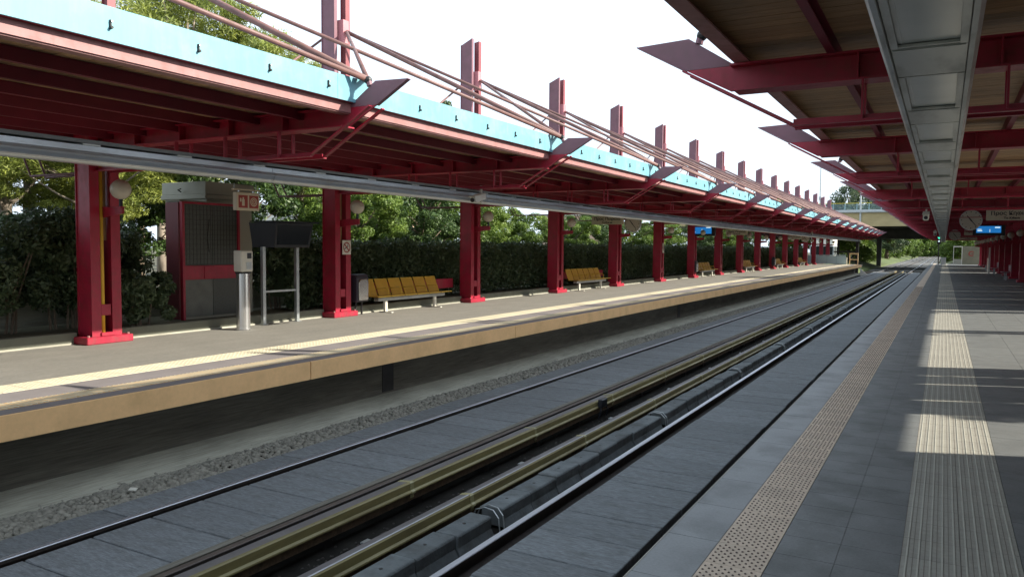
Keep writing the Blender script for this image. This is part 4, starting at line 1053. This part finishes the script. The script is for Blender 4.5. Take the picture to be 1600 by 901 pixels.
# tall trees behind the near platform, out of frame, throwing shade over the tracks
for i, (x, y, s) in enumerate(((17, 58, 1.75), (19, 66, 1.8), (60, 24.5, .62))):
    copy_tree(pf, (x, y, 0), ['tall tree behind the near platform screens, outside the frame', 'second tall tree behind the near platform, outside the frame', 'slender tree right of the near platform, outside the frame'][i], i*1.7, (s*.8, s*.8, s))
sl_ = make_tree('slender_tree', 'thin loose tree right of the near platform, outside the frame', (11, 12.9, 0), 6.4, 1.5, LEAF_M, BARK, 3.2, .09, 26, 70, .10, seed=31, group='trees beyond the near platform')
# hedge along the left platform
def hedge(name, label, x0, x1, y0, y1, z0, z1, n, m, size, core=True, jag=.25):
    t = thing(name, ((x0+x1)/2, y0, 0), label, 'hedge')
    w = (x1-x0)/2
    u = rng.uniform(0, 1, n); Yp = (y1-y0)*(u**1.5)
    side = rng.uniform(0, 1, n)
    bul = .12*np.sin(Yp*1.7)+.10*np.sin(Yp*4.1+1)+.08*np.sin(Yp*9+2)
    Z = rng.uniform(z0, z1, n)+0; X = w+bul*.6-rng.uniform(0, .28, n)
    top = side > .72
    X = np.where(top, rng.uniform(-w, w, n), X); Z = np.where(top, z1-rng.uniform(0, .2, n)+bul*jag*2, Z+bul*.2*(Z-z0)/(z1-z0))
    P_ = np.stack([X, Yp, Z], 1)
    link('foliage', leaves(P_, 1, .08, size, m, 'foliage', 1, .2), t)
    if core: MB().box(-w+.1, w-.28, .1, y1-y0-.1, z0+.25, z1-.2, LEAF_D).build('inner_mass', None, t)
    return t
hedge('hedge', 'long dark clipped hedge behind the benches of the left platform', -14.7, -13.55, 13.4, 92, .2, 1.78, 110000, LEAF_D, .055)
hedge('hedge', 'loose tall dark hedge behind the kiosk and the first support', -16.9, -15.5, 1.0, 10.8, .1, 2.15, 30000, LEAF_D, .07)
# shrubs left of kiosk
def shrub(x, y, h, r, label, m=LEAF_D, seed=1, n=46, per=210, size=.05, lo=.55):
    rs = random.Random(seed); t = thing('shrub', (x, y, .12), label, 'shrub', 'shrubs by the kiosk')
    cs = [(rs.uniform(-1, 1)*r*.7, rs.uniform(-1, 1)*r, lo+rs.uniform(0, 1)**.8*(h-.7)) for _ in range(n)]
    mb = MB()
    for k in range(7): a = rs.uniform(-.5, .5)*r; mb.tube([(0, a, 0), (rs.uniform(-.1, .1), a*1.1, .5), cs[k]], .025, 5, None, .01)
    mb.build('stem', BARK, t)
    link('foliage', leaves(cs, per, r*.32, size, m, 'foliage', 1), t)
shrub(-14.2, 9.15, 2.2, .62, 'dark leafy shrub just left of the kiosk', seed=2, lo=.25, n=60)
shrub(-14.1, 8.3, 2.2, .8, 'dark shrub behind the first support', seed=3)
shrub(-14.0, 7.0, 2.0, .8, 'sprawling dark shrub with bare lower stems left of the first support', seed=4)
shrub(-14.1, 5.7, 1.9, .85, 'dark shrub at the left edge of the photo', seed=5)
shrub(-13.35, 9.35, 1.45, .46, 'low leafy shrub touching the kiosk side', LEAF_D, seed=6, n=40, lo=.2)
shrub(-14.2, 13.7, 2.0, .7, 'dark shrub behind the monitor stand', seed=7)
# ------------------------------------------------------------ buildings behind the left trees
def block(name, x, y, w, d, h, m, label, floors, cols, face='x'):
    t = thing(name, (x, y, -.02), label, 'building', 'buildings behind the left trees')
    MB().box(-w/2, w/2, -d/2, d/2, 0, h, m).build('wall', None, t)
    MB().box(-w/2-.2, w/2+.2, -d/2-.2, d/2+.2, h+.002, h+.25, WALLW).build('roof', None, t)
    fm = MB().box(0, .06, -.6, .6, 0, 1.3, BRGREY).box(.061, .08, -.5, .5, .1, 1.2, GLASSD).mesh('window')
    bm2 = MB().box(0, 1.1, -1.4, 1.4, 0, .15, WALLW).box(1.05, 1.1, -1.4, 1.4, .151, 1.0, WALLB if m is WALLW else WALLW).mesh('balcony')
    fm2 = MB().box(-.6, .6, -.06, 0, 0, 1.3, BRGREY).box(-.5, .5, -.08, -.061, .1, 1.2, GLASSD).mesh('window')
    for f in range(floors):
        for c in range(cols):
            yy = -d/2+(c+.5)*d/cols; link('window', fm, t, (w/2, yy, .9+f*3))
            if c % 2 == 0 and f: link('balcony', bm2, t, (w/2, yy, f*3))
        for c in range(3): link('window', fm2, t, (-w/2+(c+.5)*w/3, -d/2, .9+f*3))
block('apartment_block', -46, 103, 9, 8, 6.2, WALLB, 'peach apartment block with balconies behind the Piraeus sign', 3, 4)
block('apartment_block', -44, 49, 10, 12, 4.6, WALLW, 'white low apartment block between the left trees', 2, 4)
block('white_house', -14.7, 116, 2.8, 5, 3.4, WALLW, 'low white house with windows at the end of the left platform', 1, 3)
